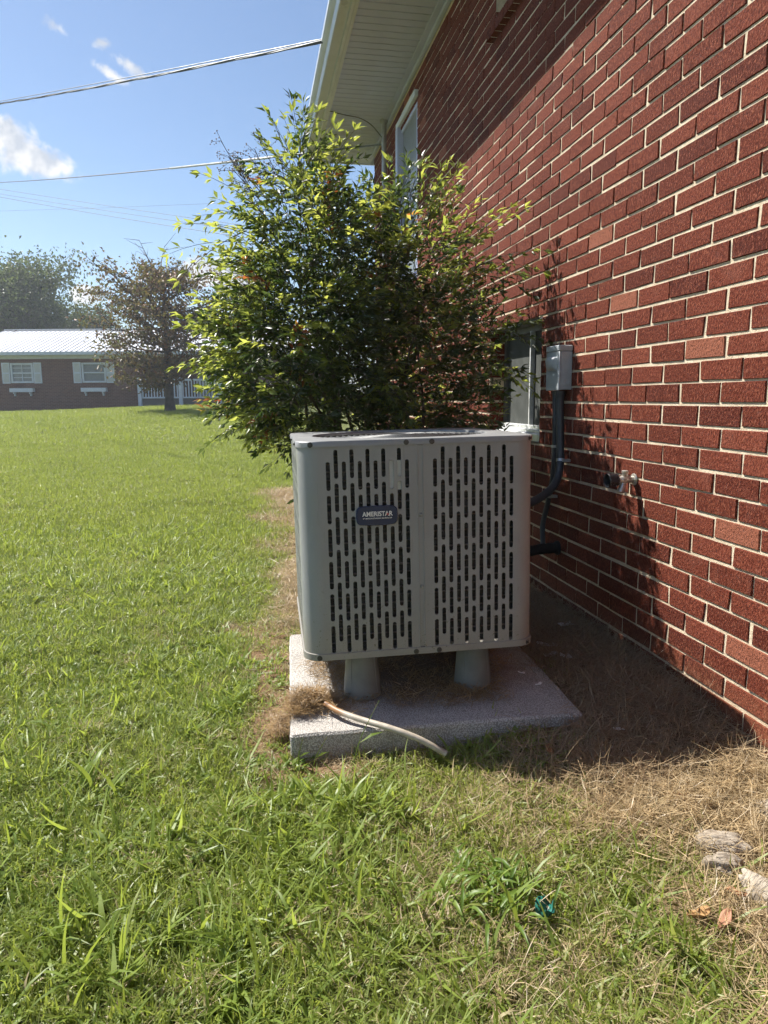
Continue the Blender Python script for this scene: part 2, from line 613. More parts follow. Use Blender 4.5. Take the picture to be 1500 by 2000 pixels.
M['grille'] = simple('grille_wire', (0.09, 0.09, 0.09), 0.4, var=0.2, scale=50)
M['fan'] = simple('fan_plastic', (0.03, 0.03, 0.03), 0.5, var=0.2)
M['leg'] = simple('riser_plastic', (0.17, 0.17, 0.15), 0.55, var=0.14, scale=14, bump=0.15)
M['badge'] = simple('badge_navy', (0.011, 0.022, 0.07), 0.35, var=0.1, scale=40)
M['badge_rim'] = simple('badge_rim_blue', (0.02, 0.035, 0.10), 0.3, var=0.1, scale=40)
M['white_print'] = simple('badge_white_print', (0.78, 0.78, 0.78), 0.5, var=0.03)
M['red_print'] = simple('badge_red_print', (0.50, 0.03, 0.04), 0.5, var=0.03)
M['paper'] = simple('paper_label', (0.62, 0.61, 0.58), 0.7, var=0.08, scale=40)
M['graybox'] = simple('box_grey_enamel', (0.36, 0.39, 0.41), 0.4, var=0.08, scale=18, bump=0.1)
M['conduit'] = simple('conduit_grey_pvc', (0.042, 0.047, 0.054), 0.45, var=0.15, scale=30)
M['foam'] = simple('black_foam', (0.014, 0.013, 0.013), 0.8, var=0.3, scale=60, bump=0.4)
M['galv'] = simple('galvanised_clip', (0.50, 0.50, 0.50), 0.35, metallic=0.7, var=0.15, scale=60)
M['brass'] = simple('tarnished_chrome', (0.58, 0.54, 0.48), 0.32, metallic=0.6, var=0.3, scale=60)
M['black_plastic'] = simple('black_plastic', (0.016, 0.018, 0.022), 0.3, var=0.2, scale=40)
M['hose'] = NT('old_white_hose')
M['mast'] = simple('mast_grey', (0.34, 0.35, 0.36), 0.45, metallic=0.2, var=0.1)
M['cable'] = simple('cable_black', (0.045, 0.05, 0.055), 0.55, var=0.15, scale=10)
M['bare_wire'] = simple('bare_aluminium', (0.16, 0.175, 0.19), 0.6, metallic=0.0, var=0.1)
M['thin_wire'] = simple('thin_wire_grey', (0.10, 0.12, 0.15), 0.5, var=0.1)
M['stem'] = simple('cane_bark', (0.10, 0.075, 0.05), 0.8, var=0.35, scale=60, bump=0.4)
M['berry'] = simple('dry_berry', (0.11, 0.075, 0.06), 0.7, var=0.3, scale=90)
M['bark'] = simple('tree_bark', (0.085, 0.072, 0.062), 0.9, var=0.35, scale=6, bump=0.6, bdist=0.02)
M['stone'] = NT('pale_weathered_stone')
M['chip'] = simple('white_paint_chip', (0.86, 0.85, 0.82), 0.6, var=0.08, scale=80)
M['deadleaf'] = simple('dead_leaf', (0.30, 0.135, 0.06), 0.6, var=0.35, scale=60)
M['teal'] = simple('teal_plastic', (0.015, 0.12, 0.095), 0.35, var=0.3, scale=40)
M['nandina'] = mat_nandina()
M['grass'] = mat_grass('lawn_blade', (0.128, 0.190, 0.036), (0.295, 0.350, 0.088), (0.58, 0.48, 0.28), 0.5)
M['wide'] = mat_grass('crabgrass_blade', (0.130, 0.215, 0.034), (0.290, 0.385, 0.075), (0.60, 0.52, 0.30), 0.52)
M['straw'] = mat_grass('straw_blade', (0.19, 0.20, 0.050), (0.36, 0.28, 0.13), (0.58, 0.44, 0.25), 0.3, 0.45)
M['brown_straw'] = mat_grass('brown_clipping', (0.12, 0.085, 0.035), (0.25, 0.165, 0.075), (0.42, 0.28, 0.135), 0.25, 0.45)
M['weed'] = mat_grass('weed_leaf', (0.105, 0.185, 0.032), (0.20, 0.29, 0.055), (0.24, 0.28, 0.07), 0.48)
M['leaf_green'] = mat_tree('tree_leaf_green', [(0.0, (0.030, 0.050, 0.022)), (0.6, (0.060, 0.088, 0.035)), (1.0, (0.12, 0.15, 0.06))])
M['leaf_rust'] = mat_tree('dogwood_leaf', [(0.0, (0.060, 0.050, 0.030)), (0.4, (0.13, 0.080, 0.046)), (0.72, (0.25, 0.095, 0.06)), (1.0, (0.34, 0.15, 0.10))], 0.3)


def finish_special():
    n = M['hose']
    v = n.obj()
    sx = n.new('ShaderNodeSeparateXYZ'); n.set(sx.inputs[0], v)
    rust = n.rng(n.math('ADD', sx.outputs['X'], n.math('MULTIPLY', n.noise(v, 30, 4), 0.03)), 0.045, 0.075, 1.0, 0.0)
    col = n.mix(n.rng(n.noise(v, 40, 4), 0.35, 0.7), (0.40, 0.345, 0.27), (0.52, 0.46, 0.37))
    col = n.mix(rust, col, (0.30, 0.155, 0.065))
    M['hose'] = n.done(n.principled(col, 0.45))
    n = M['stone']
    v = n.obj()
    f = n.noise(v, 18, 6, 0.65); f2 = n.noise(n.obj((1, 6, 1)), 30, 4, 0.6)
    col = n.mix(n.rng(f, 0.3, 0.7), (0.27, 0.22, 0.165), (0.47, 0.41, 0.33))
    col = n.mix(n.rng(f2, 0.55, 0.75, 0, 0.6), col, (0.22, 0.17, 0.12))
    M['stone'] = n.done(n.principled(col, 0.9, normal=n.bump(n.math('ADD', f, f2), 0.8, 0.01), spec=0.2))


finish_special()


def mat_glass(name, tintcol, rough=0.03, depth=(0.03, 0.035, 0.035)):
    n = NT(name)
    v = n.obj()
    f = n.noise(v, 14, 4)
    col = n.mix(n.rng(f, 0.3, 0.7), depth, tuple(c * 1.25 for c in depth))
    return n.done(n.principled(col, rough, spec=0.5, normal=n.bump(n.noise(v, 2.0, 2), 0.05, 0.01)))


M['pane'] = mat_glass('dark_window_pane', None)
M['screen'] = simple('insect_screen', (0.085, 0.09, 0.085), 0.95, var=0.15, scale=12, spec=0.03)
M['bright_pane'] = mat_glass('pale_reflection_pane', None, 0.3, (0.17, 0.19, 0.20))  # pale reflection of the soffit in the far window, put into the glass colour
M['far_pane'] = mat_glass('far_window_pane', None, 0.05, (0.20, 0.23, 0.25))

# ------------------------------------------------------------------ terrain


def sstep(a, b, x):
    t = np.clip((x - a) / (b - a), 0, 1)
    return t * t * (3 - 2 * t)


def vnoise(x, y, seed=0):
    """cheap smooth value noise, vectorised"""
    x = np.asarray(x, float); y = np.asarray(y, float)
    xi = np.floor(x).astype(np.int64); yi = np.floor(y).astype(np.int64)
    fx = x - xi; fy = y - yi
    fx = fx * fx * (3 - 2 * fx); fy = fy * fy * (3 - 2 * fy)

    def h(a, b):
        n = (a * 374761393 + b * 668265263 + seed * 974634777) & 0xffffffff
        n = ((n ^ (n >> 13)) * 1274126177) & 0xffffffff
        return ((n ^ (n >> 16)) & 0xffff) / 65535.0
    return (h(xi, yi) * (1 - fx) + h(xi + 1, yi) * fx) * (1 - fy) + (h(xi, yi + 1) * (1 - fx) + h(xi + 1, yi + 1) * fx) * fy


def height(x, y):
    x = np.asarray(x, float); y = np.asarray(y, float)
    far = 0.50 * sstep(4, 34, y) + 0.26 * sstep(-12, -1, x) * sstep(10, 33, y)
    near = 0.055 * sstep(0.45, 0.95, x) * sstep(1.35, 2.1, y) + 0.03 * sstep(1.0, 1.35, x)
    nz = (vnoise(x * 2.3, y * 2.3, 1) - .5) * 0.03 + (vnoise(x * 9, y * 9, 2) - .5) * 0.014 + (vnoise(x * 30, y * 30, 5) - .5) * 0.006
    damp = 1 - sstep(30, 60, np.hypot(x, y)) * 0.5
    return far + near + nz * damp


def dryness(x, y):
    b = np.interp(y, [0.0, 0.9, 1.25, 1.55, 1.75, 1.95, 2.3, 2.8, 3.2, 8.2, 9.0], [0.72, 0.74, 0.88, 0.78, 0.76, 0.86, 0.9, 0.45, 0.1, 0.0, 3.0])
    w = (vnoise(x * 6, y * 6, 3) - .5) * 0.30 + (vnoise(x * 17, y * 17, 4) - .5) * 0.16
    d = sstep(-0.16, 0.20, x + w - b)
    soft = 0.27 * sstep(-0.15, 0.5, x + (vnoise(x * 4, y * 4, 8) - .5) * 0.5) * (1 - sstep(2.0, 2.6, y))
    return np.maximum(d, soft)


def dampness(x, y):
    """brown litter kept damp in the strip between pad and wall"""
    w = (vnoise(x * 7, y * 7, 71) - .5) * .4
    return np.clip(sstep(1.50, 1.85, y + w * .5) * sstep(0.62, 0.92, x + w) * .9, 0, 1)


def bareness(x, y):
    w = (vnoise(x * 9, y * 9, 6) - .5)
    a = 1 - sstep(0.6, 1.1, np.hypot((x - 0.16) / 0.25, (y - 1.89) / 0.10) + w * 0.6)
    b = 1 - sstep(0.55, 1.1, np.hypot((x - 0.02) / 0.12, (y - 2.35) / 0.55) + w * 0.8)
    c = 0.9 * (1 - sstep(0.5, 1.1, np.hypot((x - 0.02) / 0.20, (y - 3.05) / 0.5) + w * 0.8))
    e = 0.35 * (1 - sstep(0.6, 1.1, np.hypot((x - 0.9) / 0.35, (y - 2.0) / 0.25) + w * 0.8))
    g = 0.55 * sstep(1.12, 1.3, x) * sstep(1.8, 2.3, y) * (1 - sstep(7, 8, y))
    return np.clip(np.maximum.reduce([a, b, c, e, g]), 0, 1)


def make_ground():
    xs = np.unique(np.concatenate([np.linspace(-400, -40, 19), np.linspace(-40, -6, 35), np.linspace(-6, -2, 28), np.linspace(-2, 1.5, 100), np.linspace(1.5, 9, 12), np.linspace(9, 60, 14), np.linspace(60, 400, 12)]).round(4))
    ys = np.unique(np.concatenate([np.linspace(-60, -2, 10), np.linspace(-2, 0.6, 20), np.linspace(0.6, 4, 110), np.linspace(4, 9, 50), np.linspace(9, 40, 60), np.linspace(40, 500, 30)]).round(4))
    X, Y = np.meshgrid(xs, ys)
    Z = height(X, Y)
    V = np.stack([X, Y, Z], -1).reshape(-1, 3)
    nx, ny = len(xs), len(ys)
    i = np.arange(nx * ny).reshape(ny, nx)
    F = np.stack([i[:-1, :-1], i[:-1, 1:], i[1:, 1:], i[1:, :-1]], -1).reshape(-1, 4)
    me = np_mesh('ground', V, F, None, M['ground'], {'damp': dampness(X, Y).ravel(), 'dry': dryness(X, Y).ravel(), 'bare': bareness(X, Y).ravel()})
    me.polygons.foreach_set('use_smooth', [True] * len(me.polygons))
    o = link_mesh('ground', me)
    tag(o, 'sloping yard of soil and thatch under the grass', 'ground', kind='structure')
    return o


make_ground()

# ------------------------------------------------------------------ the brick house
WX = 1.36581            # wall face
CH = 0.0677             # course height
BL = 3 * CH             # stretcher module
JT = 0.0098             # joint
Z0 = CAM_Z - 0.02528583
Y0 = 2.53446999
WALL_Y0, WALL_Y1 = -1.2, 8.05
SOFFIT_Z = CAM_Z + 2.60
house = empty('brick_house', (WX, 3.0, 0.0))
tag(house, 'red brick house wall with cream mortar under a wide vinyl soffit', 'house')
HO = Vector((WX, 3.0, 0.0))


def houserel(o):
    o.location = Vector(o.location) - HO
    return o


# openings in the wall: (y0, y1, z0, z1)
WIN_LOW = (3.30, 4.07, Z0 - 3 * CH, Z0 + 6 * CH)
WIN_UP = (2.90, 4.06, Z0 + 30 * CH, Z0 + 37 * CH)
WIN_FAR = (5.97, 6.68, Z0 + 15 * CH, Z0 + 35.4 * CH)
OPENINGS = [WIN_LOW, WIN_UP, WIN_FAR]
SILL_UP = (2.82, 4.10, Z0 + 28.62 * CH, Z0 + 30 * CH)


def make_wall():
    mb = MB()
    # mortar sheet with the openings cut out, set back behind the brick faces
    X = 0.0032
    ys = sorted({WALL_Y0, WALL_Y1, *[o[0] for o in OPENINGS], *[o[1] for o in OPENINGS]})
    zs = sorted({-0.25, SOFFIT_Z + 0.02, *[o[2] for o in OPENINGS], *[o[3] for o in OPENINGS]})
    for a, b in zip(ys, ys[1:]):
        for c, d in zip(zs, zs[1:]):
            my, mz = (a + b) / 2, (c + d) / 2
            if any(o[0] < my < o[1] and o[2] < mz < o[3] for o in OPENINGS):
                continue
            mb.add([(X, a - 3, c), (X, b - 3, c), (X, b - 3, d), (X, a - 3, d)], [(0, 3, 2, 1)])
    for (a, b, c, d) in OPENINGS:
        e = 0.0032
        D = 0.22
        mb.add([(X, a - 3 - e, c - e), (X, b - 3 + e, c - e), (X, b - 3 + e, d + e), (X, a - 3 - e, d + e),
                (D, a - 3 - e, c - e), (D, b - 3 + e, c - e), (D, b - 3 + e, d + e), (D, a - 3 - e, d + e)],
               [(0, 1, 5, 4), (1, 2, 6, 5), (2, 3, 7, 6), (3, 0, 4, 7)])
    # far end of the house and the body behind
    mb.add([(0.0032, WALL_Y1 - 3, -0.25), (8.0, WALL_Y1 - 3, -0.25), (8.0, WALL_Y1 - 3, SOFFIT_Z), (0.0032, WALL_Y1 - 3, SOFFIT_Z)], [(0, 3, 2, 1)])
    mb.add([(0.0032, WALL_Y0 - 3, -0.25), (8.0, WALL_Y0 - 3, -0.25), (8.0, WALL_Y0 - 3, SOFFIT_Z), (0.0032, WALL_Y0 - 3, SOFFIT_Z)], [(0, 1, 2, 3)])
    wall = mb.build('wall', M['mortar'], house)
    # brick meshes
    variants = []
    for k in range(40):
        r = random.random() ** 1.0
        if k >= 39: r = 0.92 + random.random() * 0.08
        elif k < 5: r = random.random() * 0.15
        else: r = 0.15 + random.random() * 0.72
        jj = [random.gauss(0, 0.0014) for _ in range(12)]
        if k % 8 == 0:      # a chipped corner
            c = random.randrange(4)
            sy, sz = ((1, 1), (-1, 1), (-1, -1), (1, -1))[c]
            jj[c * 2] += sy * random.uniform(.003, .006); jj[c * 2 + 1] += sz * random.uniform(.002, .004)
        variants.append((r, jj))

    def brick_geo(l, h, var, dep=0.10):
        """local: y along wall 0..l, z 0..h, face toward -x"""
        r, j = var
        b = 0.0018
        off = abs(j[8]) * 1.3
        f = [(-off, b + j[0], b + j[1]), (-off + j[9] * .5, l - b + j[2], b + j[3]), (-off, l - b + j[4], h - b + j[5]), (-off + j[10] * .5, b + j[6], h - b + j[7])]
        g = [(0.0022, 0.0 + j[0], 0 + j[1] * .7), (0.0022, l + j[2], 0 + j[3] * .7), (0.0022, l + j[4], h + j[5] * .7), (0.0022, 0 + j[6], h + j[7] * .7)]
        k = [(dep, 0, 0), (dep, l, 0), (dep, l, h), (dep, 0, h)]
        F = [(0, 3, 2, 1)]
        for a in range(4):
            c = (a + 1) % 4
            F.append((a, c, 4 + c, 4 + a)); F.append((4 + a, 4 + c, 8 + c, 8 + a))
        return f + g + k, F

    full = BL - JT
    hh = CH - JT
    meshes = []
    for var in variants:
        V, F = brick_geo(full, hh, var)
        mb = MB().add(V, F, var[0])
        me = bpy.data.meshes.new('brick')
        me.from_pydata(mb.v, [], mb.f)
        at = me.attributes.new('rnd', 'FLOAT', 'POINT'); at.data.foreach_set('value', np.array(mb.rnd, dtype=np.float32))
        me.materials.append(M['brick'])
        meshes.append(me)
    bricks = []
    kmin = int(math.floor((-0.2 - Z0) / CH)); kmax = int(math.ceil((SOFFIT_Z - Z0) / CH))
    for k in range(kmin, kmax):
        z = Z0 + k * CH + JT / 2
        zc = z + hh / 2
        off = (0.5 * BL if k % 2 else 0.0) + random.gauss(0, 0.006)
        n0 = int(math.floor((WALL_Y0 - Y0) / BL)) - 1
        dz = random.gauss(0, 0.0007)
        for i in range(n0, n0 + 60):
            a = Y0 + off + i * BL + JT / 2 + random.gauss(0, 0.0014)
            b = a + full
            a = max(a, WALL_Y0); b = min(b, WALL_Y1)
            if b - a < 0.02: continue
            segs = [(a, b)]
            if z + hh > SOFFIT_Z - 0.02: continue
            for (oa, ob, oc, od) in OPENINGS + [SILL_UP]:
                if oc < zc < od:
                    ns = []
                    for (p, q) in segs:
                        if q <= oa or p >= ob: ns.append((p, q)); continue
                        if p < oa - 0.02: ns.append((p, oa - 0.001))
                        if q > ob + 0.02: ns.append((ob + 0.001, q))
                    segs = ns
            for (p, q) in segs:
                bricks.append((p, q, z + dz + random.gauss(0, 0.0009), random.randrange(40)))
    # the three hundred that show largest become pieces of their own
    scored = []
    for idx, (p, q, z, var) in enumerate(bricks):
        if abs((q - p) - full) > 0.004: continue
        c = project((WX, (p + q) / 2, z + hh / 2))
        if c is None: continue
        px, py, d = c
        if not (0 < px < 1500 and 0 < py < 2000): continue
        if px < 1052 and py > 840: continue
        e0 = project((WX, p, z)); e1 = project((WX, q, z))
        if e0 is None or e1 is None: continue
        scored.append((abs(e0[0] - e1[0]) * (hh / d), idx))
    scored.sort(reverse=True)
    single = {i for _, i in scored[:300]}
    rest = MB()
    for idx, (p, q, z, var) in enumerate(bricks):
        if idx in single:
            o = link_mesh('brick', meshes[var], wall)
            o.location = (0, p - 3.0, z)
        else:
            V, F = brick_geo(q - p, hh, variants[var])
            rest.add([(x, y + p - 3.0, zz + z) for x, y, zz in V], F, variants[var][0])
    o = rest.build('brickwork', M['brick'], wall)
    o['kind'] = 'stuff'
    # rowlock sill under the upper window, bricks on edge and sloping out
    sill = empty('window_sill', (0, 0, 0), house)
    n = int((SILL_UP[1] - SILL_UP[0]) / CH)
    h = SILL_UP[3] - SILL_UP[2]
    for i in range(n):
        y = SILL_UP[1] - (i + 1) * CH - 3.0
        var = variants[(i * 7) % 37]
        mb = MB()
        x0, x1 = -0.042, 0.09
        w = CH - JT
        V = [(x0, 0, 0.012), (x0, w, 0.012), (x0, w, h - 0.030), (x0, 0, h - 0.030), (x1, 0, 0.012), (x1, w, 0.012), (x1, w, h), (x1, 0, h)]
        mb.add(V, [(0, 3, 2, 1), (4, 5, 6, 7), (0, 1, 5, 4), (1, 2, 6, 5), (2, 3, 7, 6), (3, 0, 4, 7)], var[0])
        mb.build('brick', M['brick'], sill, loc=(0, y, SILL_UP[2]))
    mb = MB()
    mb.add([(-0.036, SILL_UP[0] - 3, SILL_UP[2] + 0.014), (-0.036, SILL_UP[1] - 3, SILL_UP[2] + 0.014), (-0.036, SILL_UP[1] - 3, SILL_UP[3] - 0.035), (-0.036, SILL_UP[0] - 3, SILL_UP[3] - 0.035),
            (0.10, SILL_UP[0] - 3, SILL_UP[2] + 0.014), (0.10, SILL_UP[1] - 3, SILL_UP[2] + 0.014), (0.10, SILL_UP[1] - 3, SILL_UP[3] - 0.004), (0.10, SILL_UP[0] - 3, SILL_UP[3] - 0.004)],
           [(0, 3, 2, 1), (0, 1, 5, 4), (1, 2, 6, 5), (2, 3, 7, 6), (3, 0, 4, 7)])
    mb.build('mortar_bed', M['mortar'], sill)
    return wall


make_wall()


def make_windows():
    # basement window, recessed
    a, b, c, d = WIN_LOW
    R = 0.09
    w = empty('window', (R, 0, 0), house)
    w['label'] = 'basement window with insect screen and white metal sill'
    y0, y1 = a - 3, b - 3
    mb = MB()
    mb.box(0, 0.05, y0, y0 + 0.035, c, d); mb.box(0, 0.05, y1 - 0.035, y1, c, d)
    mb.box(0, 0.05, y0 + 0.035, y1 - 0.035, d - 0.04, d); mb.box(0, 0.05, y0 + 0.035, y1 - 0.035, c, c + 0.03)
    mb.build('frame', M['dark_frame'], w)
    mb = MB()
    my = (y0 + y1) / 2 - 0.04
    mb.box(-0.012, 0.02, my - 0.014, my - 0.002, c + 0.085, d - 0.04); mb.box(-0.006, 0.02, my - 0.0015, my + 0.014, c + 0.085, d - 0.04)
    mb.build('mullion', M['alu'], w)
    MB().box(0.012, 0.018, y0 + 0.035, my - 0.015, c + 0.03, d - 0.04).build('screen', M['screen'], w)
    MB().box(0.014, 0.020, my + 0.015, y1 - 0.035, c + 0.03, d - 0.04).build('screen', M['screen'], w)
    MB().box(0.024, 0.030, y0 + 0.03, y1 - 0.03, c + 0.03, d - 0.04).build('pane', M['pane'], w)
    mb = MB()
    mb.bevbox(-0.050, 0.010, y0 + 0.004, y1 - 0.004, c + 0.002, c + 0.045, 0.004)
    mb.bevbox(-0.030, 0.011, y0 + 0.004, y1 - 0.004, c + 0.0455, c + 0.062, 0.003)
    mb.bevbox(-0.016, 0.0115, y0 + 0.004, y1 - 0.004, c + 0.0625, c + 0.083, 0.003)
    mb.build('sill', M['alu'], w)
    MB().box(-0.085, 0.0, y0 + 0.003, y1 - 0.003, d - 0.008, d - 0.0005).build('lintel', M['dark_frame'], w)
    MB().add([(0.2, y0 - .01, c - .01), (0.2, y1 + .01, c - .01), (0.2, y1 + .01, d + .01), (0.2, y0 - .01, d + .01)], [(0, 1, 2, 3)]).build('backing', M['fan'], w)
    # upper near window: only its far lower corner shows
    a, b, c, d = WIN_UP
    w = empty('window', (0.07, 0, 0), house)
    w['label'] = 'upper window above the projecting brick sill'
    y0, y1 = a - 3, b - 3
    mb = MB()
    mb.box(0, 0.06, y0, y0 + 0.05, c, d); mb.box(0, 0.06, y1 - 0.05, y1, c, d); mb.box(0, 0.06, y0 + .05, y1 - .05, d - 0.05, d); mb.box(0, 0.06, y0 + .05, y1 - .05, c, c + 0.05)
    mb.build('frame', M['trim'], w)
    MB().box(0.03, 0.036, y0 + 0.05, y1 - 0.05, c + 0.05, d - 0.05).build('pane', M['pane'], w)
    # far upper window, white trim proud of the wall
    a, b, c, d = WIN_FAR
    w = empty('window', (0, 0, 0), house)
    w['label'] = 'far white framed window close under the soffit'
    y0, y1 = a - 3, b - 3
    mb = MB()
    mb.bevbox(-0.035, 0.05, y1 - 0.055, y1 + 0.03, c, d, 0.004)
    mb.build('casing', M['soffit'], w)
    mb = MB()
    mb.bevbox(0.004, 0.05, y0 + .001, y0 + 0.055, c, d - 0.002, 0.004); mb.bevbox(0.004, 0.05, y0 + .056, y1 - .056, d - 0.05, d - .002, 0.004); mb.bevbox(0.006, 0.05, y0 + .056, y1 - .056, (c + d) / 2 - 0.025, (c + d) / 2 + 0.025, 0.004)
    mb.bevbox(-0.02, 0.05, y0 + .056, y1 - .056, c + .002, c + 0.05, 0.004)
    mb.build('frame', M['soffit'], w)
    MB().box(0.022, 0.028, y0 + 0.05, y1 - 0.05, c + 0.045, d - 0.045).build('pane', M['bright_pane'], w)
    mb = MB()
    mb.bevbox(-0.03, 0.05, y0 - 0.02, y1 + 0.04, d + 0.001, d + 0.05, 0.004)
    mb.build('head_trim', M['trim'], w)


make_windows()


def make_eave():
    z = SOFFIT_Z
    XI = 0.75 - WX                      # soffit outer edge, relative to wall
    Y1 = 8.38 - 3
    Y_0 = -1.2 - 3
    sof = MB()
    sof.add([(XI, Y_0, z + 0.012), (0.02, Y_0, z + 0.012), (0.02, Y1, z + 0.012), (XI, Y1, z + 0.012)], [(0, 3, 2, 1)])
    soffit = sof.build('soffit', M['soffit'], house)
    # vinyl boards with a V groove between them
    P = 0.0905
    wdt = P - 0.001
    prof = [(0.0, 0.0115), (0.004, 0.011), (0.009, 0.0), (wdt - 0.003, 0.0), (wdt, 0.0115)]
    mb = MB()
    V, F = [], []
    for (y, zz) in prof:
        V += [(XI, y, zz), (0.0, y, zz)]
    for i in range(len(prof) - 1):
        F.append((2 * i, 2 * i + 1, 2 * i + 3, 2 * i + 2))
    me = MB().add(V, F)
    first = None
    n = int((Y1 - Y_0) / P)
    for i in range(n):
        if first is None:
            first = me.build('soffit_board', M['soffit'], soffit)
            o = first
        else:
            o = first.copy(); COL.objects.link(o)
        o.location = (0, Y1 - (i + 1) * P, z)
    # frieze trim along the wall, J-channel
    mb = MB(); mb.bevbox(-0.030, 0.0, Y_0, Y1 - 0.3, z - 0.032, z - 0.0015, 0.004)
    mb.bevbox(-0.075, -0.0305, Y_0, Y1 - 0.3, z - 0.009, z - 0.0012, 0.003)
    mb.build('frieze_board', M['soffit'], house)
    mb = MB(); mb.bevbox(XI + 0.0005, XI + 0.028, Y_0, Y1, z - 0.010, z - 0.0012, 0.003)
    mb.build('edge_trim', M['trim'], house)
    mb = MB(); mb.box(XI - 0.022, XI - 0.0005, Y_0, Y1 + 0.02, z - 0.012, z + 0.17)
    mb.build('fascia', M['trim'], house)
    # K-style gutter swept along Y
    g = [(XI - 0.023, z + 0.125), (XI - 0.024, z + 0.004), (XI - 0.098, z + 0.002), (XI - 0.104, z + 0.012), (XI - 0.112, z + 0.045), (XI - 0.132, z + 0.062), (XI - 0.150, z + 0.082), (XI - 0.152, z + 0.112), (XI - 0.140, z + 0.116),
         (XI - 0.140, z + 0.108), (XI - 0.146, z + 0.084), (XI - 0.108, z + 0.050), (XI - 0.096, z + 0.008), (XI - 0.030, z + 0.010), (XI - 0.030, z + 0.125)]
    V = [(x, Y_0, zz) for x, zz in g] + [(x, Y1 + 0.05, zz) for x, zz in g]
    n = len(g)
    F = [(i, i + 1, n + i + 1, n + i) for i in range(n - 1)] + [tuple(range(n)), tuple(reversed(range(n, 2 * n)))]
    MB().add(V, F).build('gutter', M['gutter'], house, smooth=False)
    # roof slope and the end board
    sl = 0.36
    rx = 4.5
    mb = MB()
    A = (XI - 0.11, z + 0.135)
    V = [(A[0], Y_0, A[1]), (A[0], Y1 + 0.06, A[1]), (rx, Y1 + 0.06, A[1] + (rx - A[0]) * sl), (rx, Y_0, A[1] + (rx - A[0]) * sl)]
    V2 = [(x, y, zz + 0.03) for x, y, zz in V]
    mb.add(V + V2, [(0, 1, 2, 3), (4, 7, 6, 5), (0, 4, 5, 1), (1, 5, 6, 2), (2, 6, 7, 3), (3, 7, 4, 0)])
    mb.add([(rx, Y_0, A[1] + (rx - A[0]) * sl), (rx, Y1 + .06, A[1] + (rx - A[0]) * sl), (2 * rx, Y1 + .06, A[1] + .0), (2 * rx, Y_0, A[1])], [(0, 1, 2, 3)])
    mb.build('roof', M['shingle'], house)
    mb = MB(); mb.add([(XI - 0.02, Y1 + 0.001, z - 0.012), (rx, Y1 + 0.001, z - 0.012), (rx, Y1 + 0.001, A[1] + (rx - A[0]) * sl - .002), (XI - 0.02, Y1 + 0.001, z + 0.16),
                      (XI - 0.02, Y1 + 0.02, z - 0.012), (rx, Y1 + 0.02, z - 0.012), (rx, Y1 + 0.02, A[1] + (rx - A[0]) * sl - .002), (XI - 0.02, Y1 + 0.02, z + 0.16)],
                     [(0, 1, 2, 3), (7, 6, 5, 4), (0, 4, 5, 1)])
    mb.build('barge_board', M['trim'], house)


make_eave()

# ------------------------------------------------------------------ air conditioner
UNIT_Z = 0.237
unit = empty('air_conditioner', (0.508, 2.465, UNIT_Z))
unit.rotation_euler = Euler((math.radians(-0.55), math.radians(-0.85), math.radians(-1.4)), 'XYZ')
tag(unit, 'grey slotted outdoor air conditioner on cone risers beside the brick wall', 'air conditioner')
UW, UH, UR = 0.37, 0.68, 0.062      # half width, height, corner radius


def rounded_square(hw, r, n=10):
    P = []
    for k, (cx, cy) in enumerate(((hw - r, hw - r), (-(hw - r), hw - r), (-(hw - r), -(hw - r)), (hw - r, -(hw - r)))):
        for i in range(n + 1):
            a = math.pi / 2 * (k + i / n)
            P.append((cx + r * math.cos(a), cy + r * math.sin(a)))
    return P


